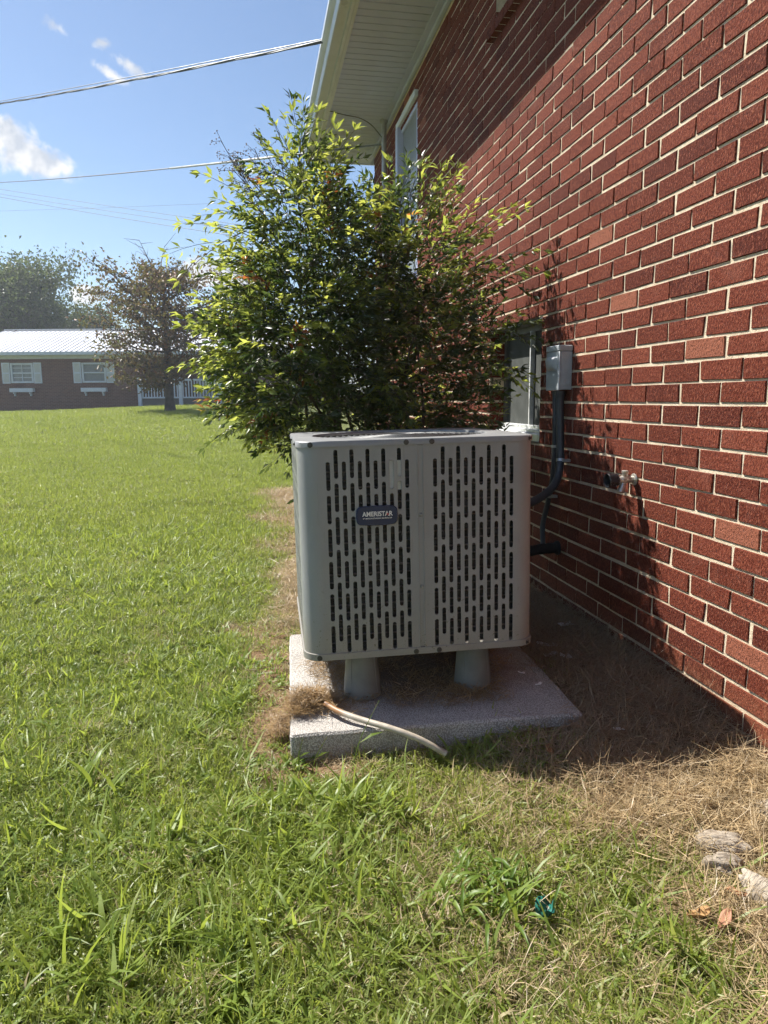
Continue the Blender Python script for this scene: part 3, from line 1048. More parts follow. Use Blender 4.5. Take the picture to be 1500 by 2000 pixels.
def slot_panel(u0, u1, z0, z1, cols, rows_even, rows_odd, sw=0.0062, sl=0.087, mapf=None):
    """flat sheet pierced by round-ended slots; mapf(u, z, depth) -> xyz"""
    mb = MB()
    NS = 6
    edges = []
    cw = (cols[-1] - cols[0]) / (len(cols) - 1)
    if cols[0] - cw / 2 > u0: edges.append((u0, cols[0] - cw / 2))
    if cols[-1] + cw / 2 < u1: edges.append((cols[-1] + cw / 2, u1))
    for (a, b) in edges:
        mb.add([mapf(a, z0, 0), mapf(b, z0, 0), mapf(b, z1, 0), mapf(a, z1, 0)], [(0, 1, 2, 3)])
    for ci, c in enumerate(cols):
        a, b = c - cw / 2, c + cw / 2
        rows = sorted(rows_odd if ci % 2 == 0 else rows_even)
        zp = z0
        for k, zb in enumerate(rows):
            zt = zb + sl
            lo, hi = zb - 0.004, zt + 0.004
            if lo > zp + 1e-6:
                mb.add([mapf(a, zp, 0), mapf(b, zp, 0), mapf(b, lo, 0), mapf(a, lo, 0)], [(0, 1, 2, 3)])
            # slot outline
            O = []
            for i in range(NS + 1):
                t = math.pi * i / NS
                O.append((c + sw * math.cos(t), zt - sw + sw * math.sin(t)))
            for i in range(NS + 1):
                t = math.pi + math.pi * i / NS
                O.append((c + sw * math.cos(t), zb + sw + sw * math.sin(t)))
            n = len(O)
            outer = []
            for i, (u, z) in enumerate(O):
                if i == 0: outer.append((b, zt - sw))
                elif i < NS:
                    t = math.pi * i / NS
                    outer.append((c + (b - c) * max(-1, min(1, 1.6 * math.cos(t))), hi))
                elif i == NS: outer.append((a, zt - sw))
                elif i == NS + 1: outer.append((a, zb + sw))
                elif i < 2 * NS + 1:
                    t = math.pi + math.pi * (i - NS - 1) / NS
                    outer.append((c + (b - c) * max(-1, min(1, 1.6 * math.cos(t))), lo))
                else: outer.append((b, zb + sw))
            V = [mapf(u, z, 0) for u, z in O] + [mapf(u, z, 0) for u, z in outer] + [mapf(u, z, 0.0028) for u, z in O]
            F = []
            for i in range(n):
                j = (i + 1) % n
                F.append((i, n + i, n + j, j))
                F.append((i, j, 2 * n + j, 2 * n + i))
            # corner fillers
            V += [mapf(b, hi, 0), mapf(a, hi, 0), mapf(a, lo, 0), mapf(b, lo, 0)]
            q = 3 * n
            F += [(n + 0, q, n + 1), (n + NS - 1, q + 1, n + NS), (n + NS + 1, q + 2, n + NS + 2), (n + 2 * NS, q + 3, n + 2 * NS + 1)]
            mb.add(V, F)
            zp = hi
        if zp < z1 - 1e-6:
            mb.add([mapf(a, zp, 0), mapf(b, zp, 0), mapf(b, z1, 0), mapf(a, z1, 0)], [(0, 1, 2, 3)])
    return mb


def make_unit():
    z0, z1 = 0.020, UH - 0.018
    top = UH
    odd = [top - 0.063 - 0.087 - 0.1014 * k for k in range(6)]
    even = [top - 0.027 - 0.087 - 0.1014 * k for k in range(6)]
    half = UW - UR

    def face(rot):
        ca, sa = round(math.cos(rot)), round(math.sin(rot))

        def f(u, z, d):
            x, y = u, -UW + d
            return (x * ca - y * sa, x * sa + y * ca, z)
        return f
    colsL = [-0.281 + 0.024 * i for i in range(11)]
    colsR = [0.046 + 0.0243 * i for i in range(11)]
    slot_panel(-half, -0.0095, z0, z1, colsL, even, odd, mapf=face(0)).build('louver_panel', M['cabinet'], unit)
    slot_panel(0.0095, half, z0, z1, colsR, even, odd, mapf=face(0)).build('louver_panel', M['cabinet'], unit)
    side = [-0.264 + 0.024 * i for i in range(23)]
    for rot in (math.pi / 2, math.pi, -math.pi / 2):
        slot_panel(-half, half, z0, z1, side, even, odd, mapf=face(rot)).build('louver_panel', M['cabinet'], unit)
    # rounded corner sheets
    for k in range(4):
        mb = MB(); V, F = [], []
        n = 12
        cx, cy = ((half, half), (-half, half), (-half, -half), (half, -half))[k]
        for i in range(n + 1):
            a = math.pi / 2 * (k + i / n)
            x, y = cx + UR * math.cos(a), cy + UR * math.sin(a)
            V += [(x, y, z0), (x, y, z1)]
        for i in range(n):
            F.append((2 * i, 2 * i + 2, 2 * i + 3, 2 * i + 1))
        mb.add(V, F).build('corner_panel', M['cabinet'], unit, smooth=True)
    # centre seam: a shallow channel strip with lips
    mb = MB()
    mb.bevbox(-0.0094, 0.0094, -UW + 0.0015, -UW + 0.006, z0 + 0.004, z1 - 0.002, 0.001)
    mb.bevbox(-0.0100, -0.0072, -UW - 0.0016, -UW + 0.0015, z0 + 0.001, z1 - 0.002, 0.0006)
    mb.bevbox(0.0072, 0.0100, -UW - 0.0016, -UW + 0.0015, z0 + 0.001, z1 - 0.002, 0.0006)
    mb.build('seam_strip', M['cabinet'], unit)
    # base pan lip
    mb = MB()
    P = rounded_square(UW + 0.0035, UR)
    Q = rounded_square(UW - 0.004, UR)
    n = len(P)
    lv = [(Q, 0.0), (P, 0.0012), (P, 0.0215), (Q, 0.0228)]
    V = []
    for (pp, z) in lv: V += [(x, y, z) for x, y in pp]
    F = []
    for l in range(3):
        for i in range(n):
            j = (i + 1) % n
            F.append((l * n + i, l * n + j, (l + 1) * n + j, (l + 1) * n + i))
    F.append(tuple(reversed(range(n))))
    mb.add(V, F).build('base_pan', M['cabinet'], unit, smooth='auto')
    # top cover with a round fan opening
    mb = MB()
    N = 96
    R = 0.305

    def outline(hw, r):
        P = []
        for i in range(N):
            a = 2 * math.pi * i / N
            c, s = math.cos(a), math.sin(a)
            t = hw / max(abs(c), abs(s))
            x, y = c * t, s * t
            # push into the rounded corner
            h = hw - r
            if abs(x) > h and abs(y) > h:
                # solve along the ray for the arc
                cx, cy = math.copysign(h, x), math.copysign(h, y)
                b = c * cx + s * cy
                disc = b * b - (cx * cx + cy * cy - r * r)
                t = b + math.sqrt(max(disc, 0))
                x, y = c * t, s * t
            P.append((x, y))
        return P
    rings = [(outline(UW + 0.004, UR), UH - 0.019), (outline(UW + 0.004, UR), UH - 0.004), (outline(UW + 0.0015, UR), UH - 0.0008), (outline(UW - 0.004, UR), UH)]
    for rr, zz in ((0.335, UH + 0.0002), (0.318, UH + 0.0004), (R, UH - 0.001), (R - 0.004, UH - 0.02), (R - 0.004, UH - 0.14)):
        rings.append(([(rr * math.cos(2 * math.pi * i / N), rr * math.sin(2 * math.pi * i / N)) for i in range(N)], zz))
    V, F = [], []
    for (pp, z) in rings: V += [(x, y, z) for x, y in pp]
    for l in range(len(rings) - 1):
        for i in range(N):
            j = (i + 1) % N
            F.append((l * N + i, l * N + j, (l + 1) * N + j, (l + 1) * N + i))
    cover = mb.add(V, F).build('top_cover', M['cabinet'], unit, smooth='auto')
    mb = MB()
    for k in range(13):
        rr = 0.055 + k * 0.0205
        zz = UH - 0.009 + 0.006 * (1 - (rr / 0.31) ** 2)
        mb.tube([(rr * math.cos(2 * math.pi * i / 48), rr * math.sin(2 * math.pi * i / 48), zz) for i in range(49)], 0.0024, 6, False)
    for k in range(10):
        a = 2 * math.pi * k / 10
        mb.tube([(q * math.cos(a), q * math.sin(a), UH - 0.012 + 0.006 * (1 - (q / 0.31) ** 2)) for q in (0.04, 0.12, 0.2, 0.31)], 0.003, 6)
    mb.lathe([(0.0, 0.021), (0.05, 0.019), (0.056, 0.013), (0.056, 0.004)], 24, org=Vector((0, 0, UH - 0.022)))
    mb.build('fan_grille', M['grille'], cover, smooth=True)
    mb = MB()
    for k in range(3):
        a0 = 2 * math.pi * k / 3
        V, F = [], []
        for i in range(7):
            a = a0 + 0.95 * i / 6
            zz = UH - 0.07 - 0.045 * i / 6
            V += [(0.05 * math.cos(a), 0.05 * math.sin(a), zz + .01), (0.285 * math.cos(a + .15), 0.285 * math.sin(a + .15), zz), (0.05 * math.cos(a), 0.05 * math.sin(a), zz + .006), (0.285 * math.cos(a + .15), 0.285 * math.sin(a + .15), zz - .004)]
        for i in range(6):
            b = 4 * i
            F += [(b, b + 1, b + 5, b + 4), (b + 2, b + 6, b + 7, b + 3)]
        mb.add(V, F)
    mb.lathe([(0, UH - 0.05), (0.05, UH - 0.05), (0.055, UH - 0.12), (0.0, UH - 0.13)], 20)
    mb.build('fan', M['fan'], unit)
    # coil behind the slots: finned block with tube rows
    mb = MB()
    hw = UW - 0.030
    Pq = rounded_square(hw, UR - 0.02, 6)
    n = len(Pq)
    V = [(x, y, 0.023) for x, y in Pq] + [(x, y, UH - 0.03) for x, y in Pq]
    mb.add(V, [(i, (i + 1) % n, n + (i + 1) % n, n + i) for i in range(n)] )
    coil = mb.build('coil', M['coil'], unit)
    mb = MB()
    Pr = rounded_square(hw + 0.004, UR - 0.018, 6)
    for k in range(25):
        zz = 0.045 + k * 0.0245
        mb.tube([(x, y, zz) for x, y in Pr] + [(Pr[0][0], Pr[0][1], zz)], 0.0030, 5, False)
    mb.build('coil_tube', M['coiltube'], coil)
    # paper label inside, seen through the slots near the top
    MB().box(-0.098, -0.048, -UW + 0.008, -UW + 0.010, UH - 0.155, UH - 0.065).build('inner_label', M['paper'], unit)
    # screws
    def screw(x, z, rot=0):
        f = face(rot)
        p = Vector(f(x, z, -0.0035)); q = Vector(f(x, z, -0.0080))
        mb = MB()
        ax = (q - p).normalized()
        mb.lathe([(0.0085, 0.0), (0.0085, 0.0012), (0.0032, 0.0013), (0.0032, 0.0045), (0.004, 0.0052), (0.0, 0.0052)], 10, ax, p)
        o = mb.build('screw', M['steel'], unit, smooth='auto')
    for x, z in ((-0.33 + 0.0, UH - 0.011), (-0.043, UH - 0.011), (0.036, UH - 0.011), (0.30 + 0.05, UH - 0.011),
                 (-0.022, 0.010), (0.052, 0.010), (-0.325, 0.010), (0.345, 0.010)):
        if abs(x) > half:
            # on the curved corner
            dx = abs(x) - half
            yy = -half - math.sqrt(max(UR * UR - dx * dx, 0))
            nrm = Vector((math.copysign(dx, x), yy + half, 0)).normalized()
            p = Vector((x, yy, z)) + nrm * 0.0035
            mb = MB()
            mb.lathe([(0.0085, 0.0), (0.0085, 0.0012), (0.0032, 0.0013), (0.0032, 0.0045), (0.004, 0.0052), (0.0, 0.0052)], 10, nrm, p)
            mb.build('screw', M['steel'], unit, smooth='auto')
        else:
            screw(x, z)
    for z in (UH - 0.235, UH - 0.462):
        mb = MB(); mb.lathe([(0.0062, 0), (0.0062, 0.001), (0.004, 0.0035), (0.0, 0.0038)], 10, Vector((0, -1, 0)), Vector((0.0, -UW + 0.0015, z)))
        mb.build('screw', M['cabinet'], unit, smooth='auto')
    screw(-0.30, UH - 0.011, -math.pi / 2); screw(0.0, UH - 0.011, -math.pi / 2); screw(0.345 - .05, UH - .011, -math.pi / 2)
    # badge
    bx0, bx1 = -0.198, -0.0765
    bz0, bz1 = UH - 0.257, UH - 0.203
    bc = Vector(((bx0 + bx1) / 2, -UW - 0.001, (bz0 + bz1) / 2))
    hw_, hh_ = (bx1 - bx0) / 2, (bz1 - bz0) / 2

    def badge_outline(s, bow=0.0045):
        P = []
        r = 0.011
        for k, (sx, sz) in enumerate(((1, 1), (-1, 1), (-1, -1), (1, -1))):
            for i in range(6):
                a = math.pi / 2 * (k + i / 5)
                x = sx * (hw_ - r) + r * math.cos(a); z = sz * (hh_ - r) + r * math.sin(a)
                P.append((x, z))
        Q = []
        for i in range(len(P)):
            x0_, z0_ = P[i]; x1_, z1_ = P[(i + 1) % len(P)]
            st = 8 if math.hypot(x1_ - x0_, z1_ - z0_) > 0.02 else 1
            for j in range(st):
                t = j / st
                x = x0_ + (x1_ - x0_) * t; z = z0_ + (z1_ - z0_) * t
                z += math.copysign(bow * (1 - (x / hw_) ** 2), z) * 0.8
                x += math.copysign(0.003 * (1 - min(1, (z / hh_) ** 2)), x)
                Q.append((x * s, z * s))
        return Q
    mb = MB()
    L = [(badge_outline(1.0), 0.0), (badge_outline(1.0), -0.005), (badge_outline(0.965), -0.008)]
    V, F = [], []
    n = len(L[0][0])
    for pp, y in L: V += [(bc.x + x, bc.y + y, bc.z + z) for x, z in pp]
    for l in range(2):
        for i in range(n):
            j = (i + 1) % n
            F.append((l * n + i, l * n + j, (l + 1) * n + j, (l + 1) * n + i))
    badge = mb.add(V, F).build('badge', M['badge_rim'], unit)
    mb = MB()
    pp = badge_outline(0.962)
    mb.add([(bc.x + x, bc.y - 0.0078, bc.z + z) for x, z in pp], [tuple(range(n))])
    mb.build('badge_face', M['badge'], badge)

    def text(body, size, x, z, mat, name, spacing=1.0, off=0.0, sx=1.0):
        cu = bpy.data.curves.new(name, 'FONT')
        cu.body = body; cu.size = size; cu.align_x = 'CENTER'; cu.align_y = 'CENTER'
        cu.extrude = 0.0004; cu.space_character = spacing; cu.offset = off
        cu.materials.append(mat)
        o = bpy.data.objects.new(name, cu)
        COL.objects.link(o)
        o.parent = badge
        o.location = (bc.x + x, bc.y - 0.0086, bc.z + z)
        o.rotation_euler = (math.pi / 2, 0, 0)
        o.scale = (sx, 1, 1)
        bpy.context.view_layer.update()
        me = bpy.data.meshes.new_from_object(o.evaluated_get(bpy.context.evaluated_depsgraph_get()))
        q = link_mesh(name, me, badge, o.location)
        q.rotation_euler = o.rotation_euler; q.scale = o.scale
        bpy.data.objects.remove(o)
        q.name = name
        return q
    text('AMERISTAR', 0.0200, 0.001, 0.0050, M['white_print'], 'lettering', 1.02, 0.00055, 0.88)
    text('BY AMERICAN STANDARD HEATING & AIR', 0.0058, 0.001, -0.0080, M['white_print'], 'small_lettering', 1.0, 0.0001, 0.80)
    # small red star point in the wordmark
    mb = MB()
    st = []
    for i in range(10):
        a = math.pi / 2 + i * math.pi / 5
        q = 0.0052 if i % 2 == 0 else 0.0021
        st.append((bc.x + 0.0325 + q * math.cos(a), bc.y - 0.0092, bc.z + 0.0040 + q * math.sin(a)))
    mb.add(st, [tuple(range(10))]).build('star_mark', M['red_print'], badge)
    # cone risers
    for sx in (-1, 1):
        for sy in (-1, 1):
            mb = MB()
            H = 0.152
            org = Vector((sx * 0.186, sy * 0.283, -H))
            mb.lathe([(0.0, 0.0), (0.061, 0.0), (0.063, 0.004), (0.062, 0.012), (0.051, H - 0.012), (0.052, H - 0.004), (0.052, H - 0.0005), (0.0, H - 0.0005)], 32, org=org)
            for k in range(4):
                a = math.pi / 4 + k * math.pi / 2
                d = Vector((math.cos(a), math.sin(a), 0))
                mb.tube([org + d * 0.0600 + Vector((0, 0, .014)), org + d * 0.0510 + Vector((0, 0, H - .014))], 0.0022, 6)
            mb.build('leg', M['leg'], unit, smooth='auto')


make_unit()

# ------------------------------------------------------------------ concrete pad
PAD_C = Vector((0.535, 2.375, 0.0))


def make_pad():
    hx, hy, h = 0.445, 0.45, 0.082
    xs = np.linspace(-hx, hx, 40); ys = np.linspace(-hy, hy, 40)
    mb = MB()

    def edge(x, y, z):
        # chip and waviness on the borders
        k = 0.004 * (mnoise.noise(Vector((x * 18, y * 18, z * 30))))
        return (x + k, y + k * 0.8, z + 0.002 * mnoise.noise(Vector((x * 11 + 5, y * 11, 3))))
    P = rounded_square(1.0, 0.028, 4)
    def ring(s, z, jit=True):
        out = []
        for i in range(len(P)):
            x0, y0 = P[i]; x1, y1 = P[(i + 1) % len(P)]
            st = 30 if math.hypot(x1 - x0, y1 - y0) > 0.5 else 1
            for j in range(st):
                t = j / st
                x, y = (x0 + (x1 - x0) * t) * (hx + s), (y0 + (y1 - y0) * t) * (hy + s)
                out.append(edge(x, y, z) if jit else (x, y, z))
        return out
    lv = [ring(0.002, -0.04), ring(0.002, 0.0), ring(0.001, h * .5), ring(0.0, h - 0.007), ring(-0.006, h)]
    n = len(lv[0])
    V = [p for l in lv for p in l]
    F = []
    for l in range(len(lv) - 1):
        for i in range(n):
            j = (i + 1) % n
            F.append((l * n + i, l * n + j, (l + 1) * n + j, (l + 1) * n + i))
    F.append(tuple((len(lv) - 1) * n + i for i in range(n)))
    mb.add(V, F)
    o = mb.build('concrete_pad', M['concrete'], None, smooth=False)
    o.location = PAD_C
    o.rotation_euler = (0.0, math.radians(-0.5), math.radians(-2.6))
    tag(o, 'square rough concrete pad under the air conditioner', 'concrete pad')
    return o


make_pad()

# ------------------------------------------------------------------ wall fittings


def smooth_path(pts, n=10):
    """Catmull-Rom"""
    P = [Vector(p) for p in pts]
    P = [P[0] * 2 - P[1]] + P + [P[-1] * 2 - P[-2]]
    out = []
    for i in range(1, len(P) - 2):
        for k in range(n):
            t = k / n
            a, b, c, d = P[i - 1], P[i], P[i + 1], P[i + 2]
            out.append(0.5 * ((2 * b) + (-a + c) * t + (2 * a - 5 * b + 4 * c - d) * t * t + (-a + 3 * b - 3 * c + d) * t ** 3))
    out.append(P[-2])
    return out


def make_disconnect():
    y0, y1, z0, z1 = 2.945, 3.085, CAM_Z + 0.028, CAM_Z + 0.222
    x1 = WX - 0.001
    x0 = x1 - 0.062
    e = empty('disconnect_box', (x1, (y0 + y1) / 2, z0))
    tag(e, 'grey metal electrical disconnect box on the brick wall', 'electrical box')
    L = lambda x, y, z: (x - x1, y - (y0 + y1) / 2, z - z0)
    a = L(x0, y0, z0); b = L(x1, y1, z1)
    MB().bevbox(a[0] + 0.008, b[0], a[1] + 0.003, b[1] - 0.003, a[2] + 0.003, b[2] - 0.026, 0.003).build('body', M['graybox'], e)
    mb = MB()
    mb.bevbox(a[0] - 0.003, b[0], a[1], b[1], b[2] - 0.0255, b[2], 0.004)
    mb.build('hood', M['graybox'], e)
    # cover with a raised pull-out bulge
    mb = MB()
    mb.bevbox(a[0] - 0.001, a[0] + 0.0078, a[1] + 0.001, b[1] - 0.001, a[2], b[2] - 0.027, 0.003)
    # bulge
    n = 14
    V, F = [], []
    cy, cz, ry, rz = 0.0, (b[2] - a[2]) * 0.60, 0.052, 0.030
    for i in range(n + 1):
        for j in range(n + 1):
            u, v = -1 + 2 * i / n, -1 + 2 * j / n
            hgt = max(0, 1 - u ** 4) ** 0.6 * max(0, 1 - v ** 4) ** 0.6
            V.append((a[0] - 0.001 - 0.020 * hgt * (1.0 + 0.25 * v), cy + u * ry, cz + v * rz))
    for i in range(n):
        for j in range(n):
            F.append((i * (n + 1) + j, i * (n + 1) + j + 1, (i + 1) * (n + 1) + j + 1, (i + 1) * (n + 1) + j))
    mb.add(V, F)
    mb.build('cover', M['graybox'], e, smooth='auto')
    # embossed panel and knockout on the near side
    mb = MB()
    yb = a[1] + 0.003
    mb.bevbox(a[0] + 0.020, b[0] - 0.006, yb - 0.0016, yb, a[2] + 0.02, b[2] - 0.055, 0.0007)
    mb.build('side_panel', M['graybox'], e)
    mb = MB()
    mb.lathe([(0.017, 0), (0.017, 0.001), (0.0155, 0.0016), (0.014, 0.001), (0.0, 0.001)], 20, Vector((0, -1, 0)), Vector((a[0] + 0.037, yb - 0.0016, a[2] + 0.040)))
    mb.build('knockout', M['graybox'], e, smooth='auto')


make_disconnect()


def conduit(label, pts, rad, clips, collar=None, mat='conduit', name='conduit'):
    path = smooth_path(pts, 10)
    base = Vector(pts[0])
    e = empty(name, base)
    tag(e, label, 'conduit')
    rel = [p - base for p in path]
    MB().tube(rel, rad, 14).build('tube', M[mat], e, smooth='auto')
    # fine corrugation of the jacket is too small to show; clips hold it to the wall
    for (i, ) in clips:
        p = rel[i]; q = rel[min(i + 1, len(rel) - 1)]
        t = (q - p).normalized()
        mb = MB()
        mb.lathe([(rad + 0.0005, -0.006), (rad + 0.0022, -0.006), (rad + 0.0022, 0.006), (rad + 0.0005, 0.006)], 14, t, p)
        mb.box(p.x, p.x + 0.03, p.y - rad - 0.022, p.y - rad, p.z - 0.006, p.z + 0.006)
        mb.build('clip', M['galv'], e, smooth='auto')
    if collar:
        p, q = rel[0], rel[2]
        MB().lathe([(0, 0), (rad + 0.005, 0.0), (rad + 0.005, 0.016), (rad + 0.002, 0.02), (rad + 0.002, 0.03)], 10, (q - p).normalized(), p).build('fitting', M['conduit'], e, smooth='auto')
    return e


CZ = CAM_Z
conduit('thick grey flexible conduit from the disconnect box curving into the air conditioner',
        [(1.328, 2.985, CZ + 0.027), (1.332, 2.985, CZ - 0.10), (1.334, 2.978, CZ - 0.22), (1.330, 2.965, CZ - 0.30), (1.295, 2.93, CZ - 0.375), (1.20, 2.86, CZ - 0.425), (1.05, 2.78, CZ - 0.46), (0.870, 2.70, CZ - 0.47)], 0.0175, [(27,)], True)
conduit('thin grey conduit dropping from the disconnect box to the black pipe',
        [(1.335, 3.055, CZ + 0.027), (1.338, 3.050, CZ - 0.10), (1.342, 3.055, CZ - 0.25), (1.342, 3.070, CZ - 0.38), (1.340, 3.115, CZ - 0.50), (1.335, 3.150, CZ - 0.60), (1.325, 3.120, CZ - 0.67), (1.30, 3.05, CZ - 0.70)], 0.0125, [(18,), (36,)])
e = empty('insulated_pipe', (1.36, 3.03, CZ - 0.69))
tag(e, 'black foam insulated pipe between the air conditioner and the wall', 'pipe')
pp = smooth_path([(0.0, 0.0, 0.0), (-0.10, -0.03, 0.004), (-0.30, -0.10, -0.005), (-0.49, -0.20, 0.0)], 8)
MB().tube(pp, [0.024 + 0.0012 * math.sin(i * 1.9) for i in range(len(pp))], 14).build('foam_sleeve', M['foam'], e, smooth=True)
MB().lathe([(0.026, 0.002), (0.034, 0.002), (0.032, 0.012), (0.026, 0.016)], 16, Vector((-1, 0, 0)), Vector((0.004, 0, 0))).build('wall_collar', M['foam'], e, smooth='auto')


def make_faucet():
    p = Vector((WX - 0.001, 2.389, CAM_Z - 0.300))
    e = empty('outdoor_faucet', p)
    tag(e, 'metal outdoor faucet with black round handle sticking out of the brick wall', 'faucet')
    ax = Vector((-1, 0, -0.02)).normalized()
    MB().lathe([(0.0, 0.0), (0.021, 0.0), (0.022, 0.003), (0.020, 0.007), (0.012, 0.009)], 24, ax).build('flange', M['brass'], e, smooth='auto')
    MB().lathe([(0.011, 0.008), (0.0125, 0.012), (0.0125, 0.030), (0.0145, 0.034), (0.0150, 0.052), (0.0125, 0.056), (0.0125, 0.064), (0.009, 0.066), (0.009, 0.074)], 20, ax).build('body', M['brass'], e, smooth='auto')
    mb = MB()
    mb.lathe([(0.0, 0.068), (0.020, 0.068), (0.0245, 0.072), (0.0255, 0.080), (0.0262, 0.104), (0.0270, 0.108), (0.0258, 0.110), (0.0225, 0.108), (0.0210, 0.088), (0.0, 0.086)], 28, ax)
    mb.build('handle', M['black_plastic'], e, smooth='auto')
    mb = MB()
    mb.lathe([(0.011, 0.0), (0.011, 0.016), (0.0125, 0.018), (0.0125, 0.026), (0.009, 0.028), (0.0, 0.028)], 8, Vector((0, 0, 1)), Vector((-0.040, 0, 0.006)))
    mb.build('vacuum_breaker', M['brass'], e, smooth='auto')
    mb = MB()
    mb.tube([(-0.044, 0, -0.004), (-0.050, -0.003, -0.025), (-0.058, -0.006, -0.046)], [0.0115, 0.0115, 0.0135], 16)
    mb.build('spout', M['brass'], e, smooth='auto')


make_faucet()

# service mast by the far window and the wires
e = empty('service_mast', (1.30, 7.10, 1.0))
tag(e, 'grey service mast pipe rising along the wall into the soffit', 'mast')
MB().tube([(0, 0, 0), (0, 0, SOFFIT_Z - 1.0 - 0.002)], 0.024, 16).build('pipe', M['mast'], e, smooth='auto')
MB().lathe([(0.024, 0), (0.038, 0.0), (0.036, -0.02), (0.025, -0.03)], 16, org=Vector((0, 0, SOFFIT_Z - 1.0 - 0.003))).build('collar', M['mast'], e, smooth='auto')


def sag_line(a, b, sag, n=60):
    a, b = Vector(a), Vector(b)
    return [a.lerp(b, i / n) - Vector((0, 0, 4 * sag * (i / n) * (1 - i / n))) for i in range(n + 1)]


def through(px, py, dist):
    """point at a given depth on the sight line of an image position"""
    return CAM + direction(px, py) * dist


def make_wires():
    # twisted service drop to the eave
    a = Vector((0.70, 5.74, SOFFIT_Z + 0.045))
    b = through(-330, 225, 26.0)
    pts = sag_line(a, b, 0.25, 420)
    e = empty('service_cable', a)
    tag(e, 'twisted black and silver service cable running from the eave to the left', 'cable')
    for k in range(3):
        out = []
        for i, p in enumerate(pts):
            ph = i * 0.21 + 2 * math.pi * k / 3
            rr = 0.0075 if k else 0.006
            out.append(p - a + Vector((math.cos(ph) * rr * .4, math.cos(ph) * rr * .6, math.sin(ph) * rr)))
        MB().tube(out, 0.0060 if k else 0.0045, 6).build('conductor', M['cable'] if k else M['bare_wire'], e, smooth='auto')
    w = sag_line(a + Vector((0, 0, 0.015)), through(-330, 245, 26.0), 0.10, 60)
    o = MB().tube([p - w[0] for p in w], 0.0042, 6).build('telephone_wire', M['thin_wire'], None, smooth='auto', loc=w[0])
    tag(o, 'thin wire running just above the twisted service cable', 'wire')
    # drop to the mast
    w = sag_line(Vector((1.29, 7.09, SOFFIT_Z - 0.22)), through(-260, 345, 36), 0.35, 60)
    e = empty('drop_wire', w[0])
    tag(e, 'single grey drop wire ending in a clamp behind the shrub top', 'wire')
    MB().tube([p - w[0] for p in w], 0.0085, 6).build('wire', M['thin_wire'], e, smooth='auto')
    MB().tube([(w[3] - w[0]), (w[7] - w[0])], 0.014, 8).build('clamp', M['galv'], e, smooth='auto')
    # loop between fascia and mast
    w = smooth_path([(0.74, 6.95, SOFFIT_Z - 0.004), (0.90, 6.98, SOFFIT_Z - 0.022), (1.05, 7.0, SOFFIT_Z - 0.035), (1.17, 7.04, SOFFIT_Z - 0.075), (1.275, 7.085, SOFFIT_Z - 0.16)], 6)
    o = MB().tube([p - w[0] for p in w], 0.0042, 6).build('looped_wire', M['cable'], None, smooth='auto', loc=w[0])
    tag(o, 'dark wire looping under the soffit to the mast', 'wire')
    for (l, r, d0, d1, sg, rad, lab) in (((-200, 336), (820, 485), 42, 30, 0.15, 0.011, 'uppermost of three street wires descending behind the shrub'),
                                        ((-200, 344), (820, 495), 42, 30, 0.18, 0.011, 'middle one of three street wires descending behind the shrub'),
                                        ((-200, 346), (820, 512), 42, 30, 0.22, 0.013, 'lowest of three street wires descending behind the shrub'),
                                        ((-300, 418), (900, 372), 55, 48, 0.25, 0.009, 'faint level wire farthest away over the neighbouring roof')):
        w = sag_line(through(*l, d0), through(*r, d1), sg, 40)
        o = MB().tube([p - w[0] for p in w], rad, 6).build('street_wire', M['thin_wire'], None, smooth='auto', loc=w[0])
        tag(o, lab, 'wire', 'overhead street wires')


make_wires()

# ------------------------------------------------------------------ neighbouring house
HB = CAM + direction(-32, 806) * 33.5
HDIR = Vector((math.cos(YAW), -math.sin(YAW), 0))
HFWD = Vector((math.sin(YAW), math.cos(YAW), 0))


def mat_far_brick():
    n = NT('far_brown_brick')
    g = n.new('ShaderNodeTexCoord')
    b = n.new('ShaderNodeTexBrick')
    mp = n.new('ShaderNodeMapping')
    n.set(mp.inputs['Vector'], g.outputs['Object'])
    mp.inputs['Rotation'].default_value = (math.pi / 2, 0, 0)
    n.set(b.inputs['Vector'], mp.outputs[0])
    b.inputs['Scale'].default_value = 1.0
    b.inputs['Brick Width'].default_value = 0.203; b.inputs['Row Height'].default_value = 0.0677; b.inputs['Mortar Size'].default_value = 0.006
    n.set(b.inputs['Color1'], (0.105, 0.050, 0.037)); n.set(b.inputs['Color2'], (0.155, 0.073, 0.052)); n.set(b.inputs['Mortar'], (0.24, 0.18, 0.14))
    f = n.noise(g.outputs['Object'], 1.3, 4)
    col = n.mix(n.rng(f, 0.4, 0.7, 0, 0.3), b.outputs['Color'], (0.19, 0.11, 0.085))
    return n.done(n.principled(col, 0.85, spec=0.2))


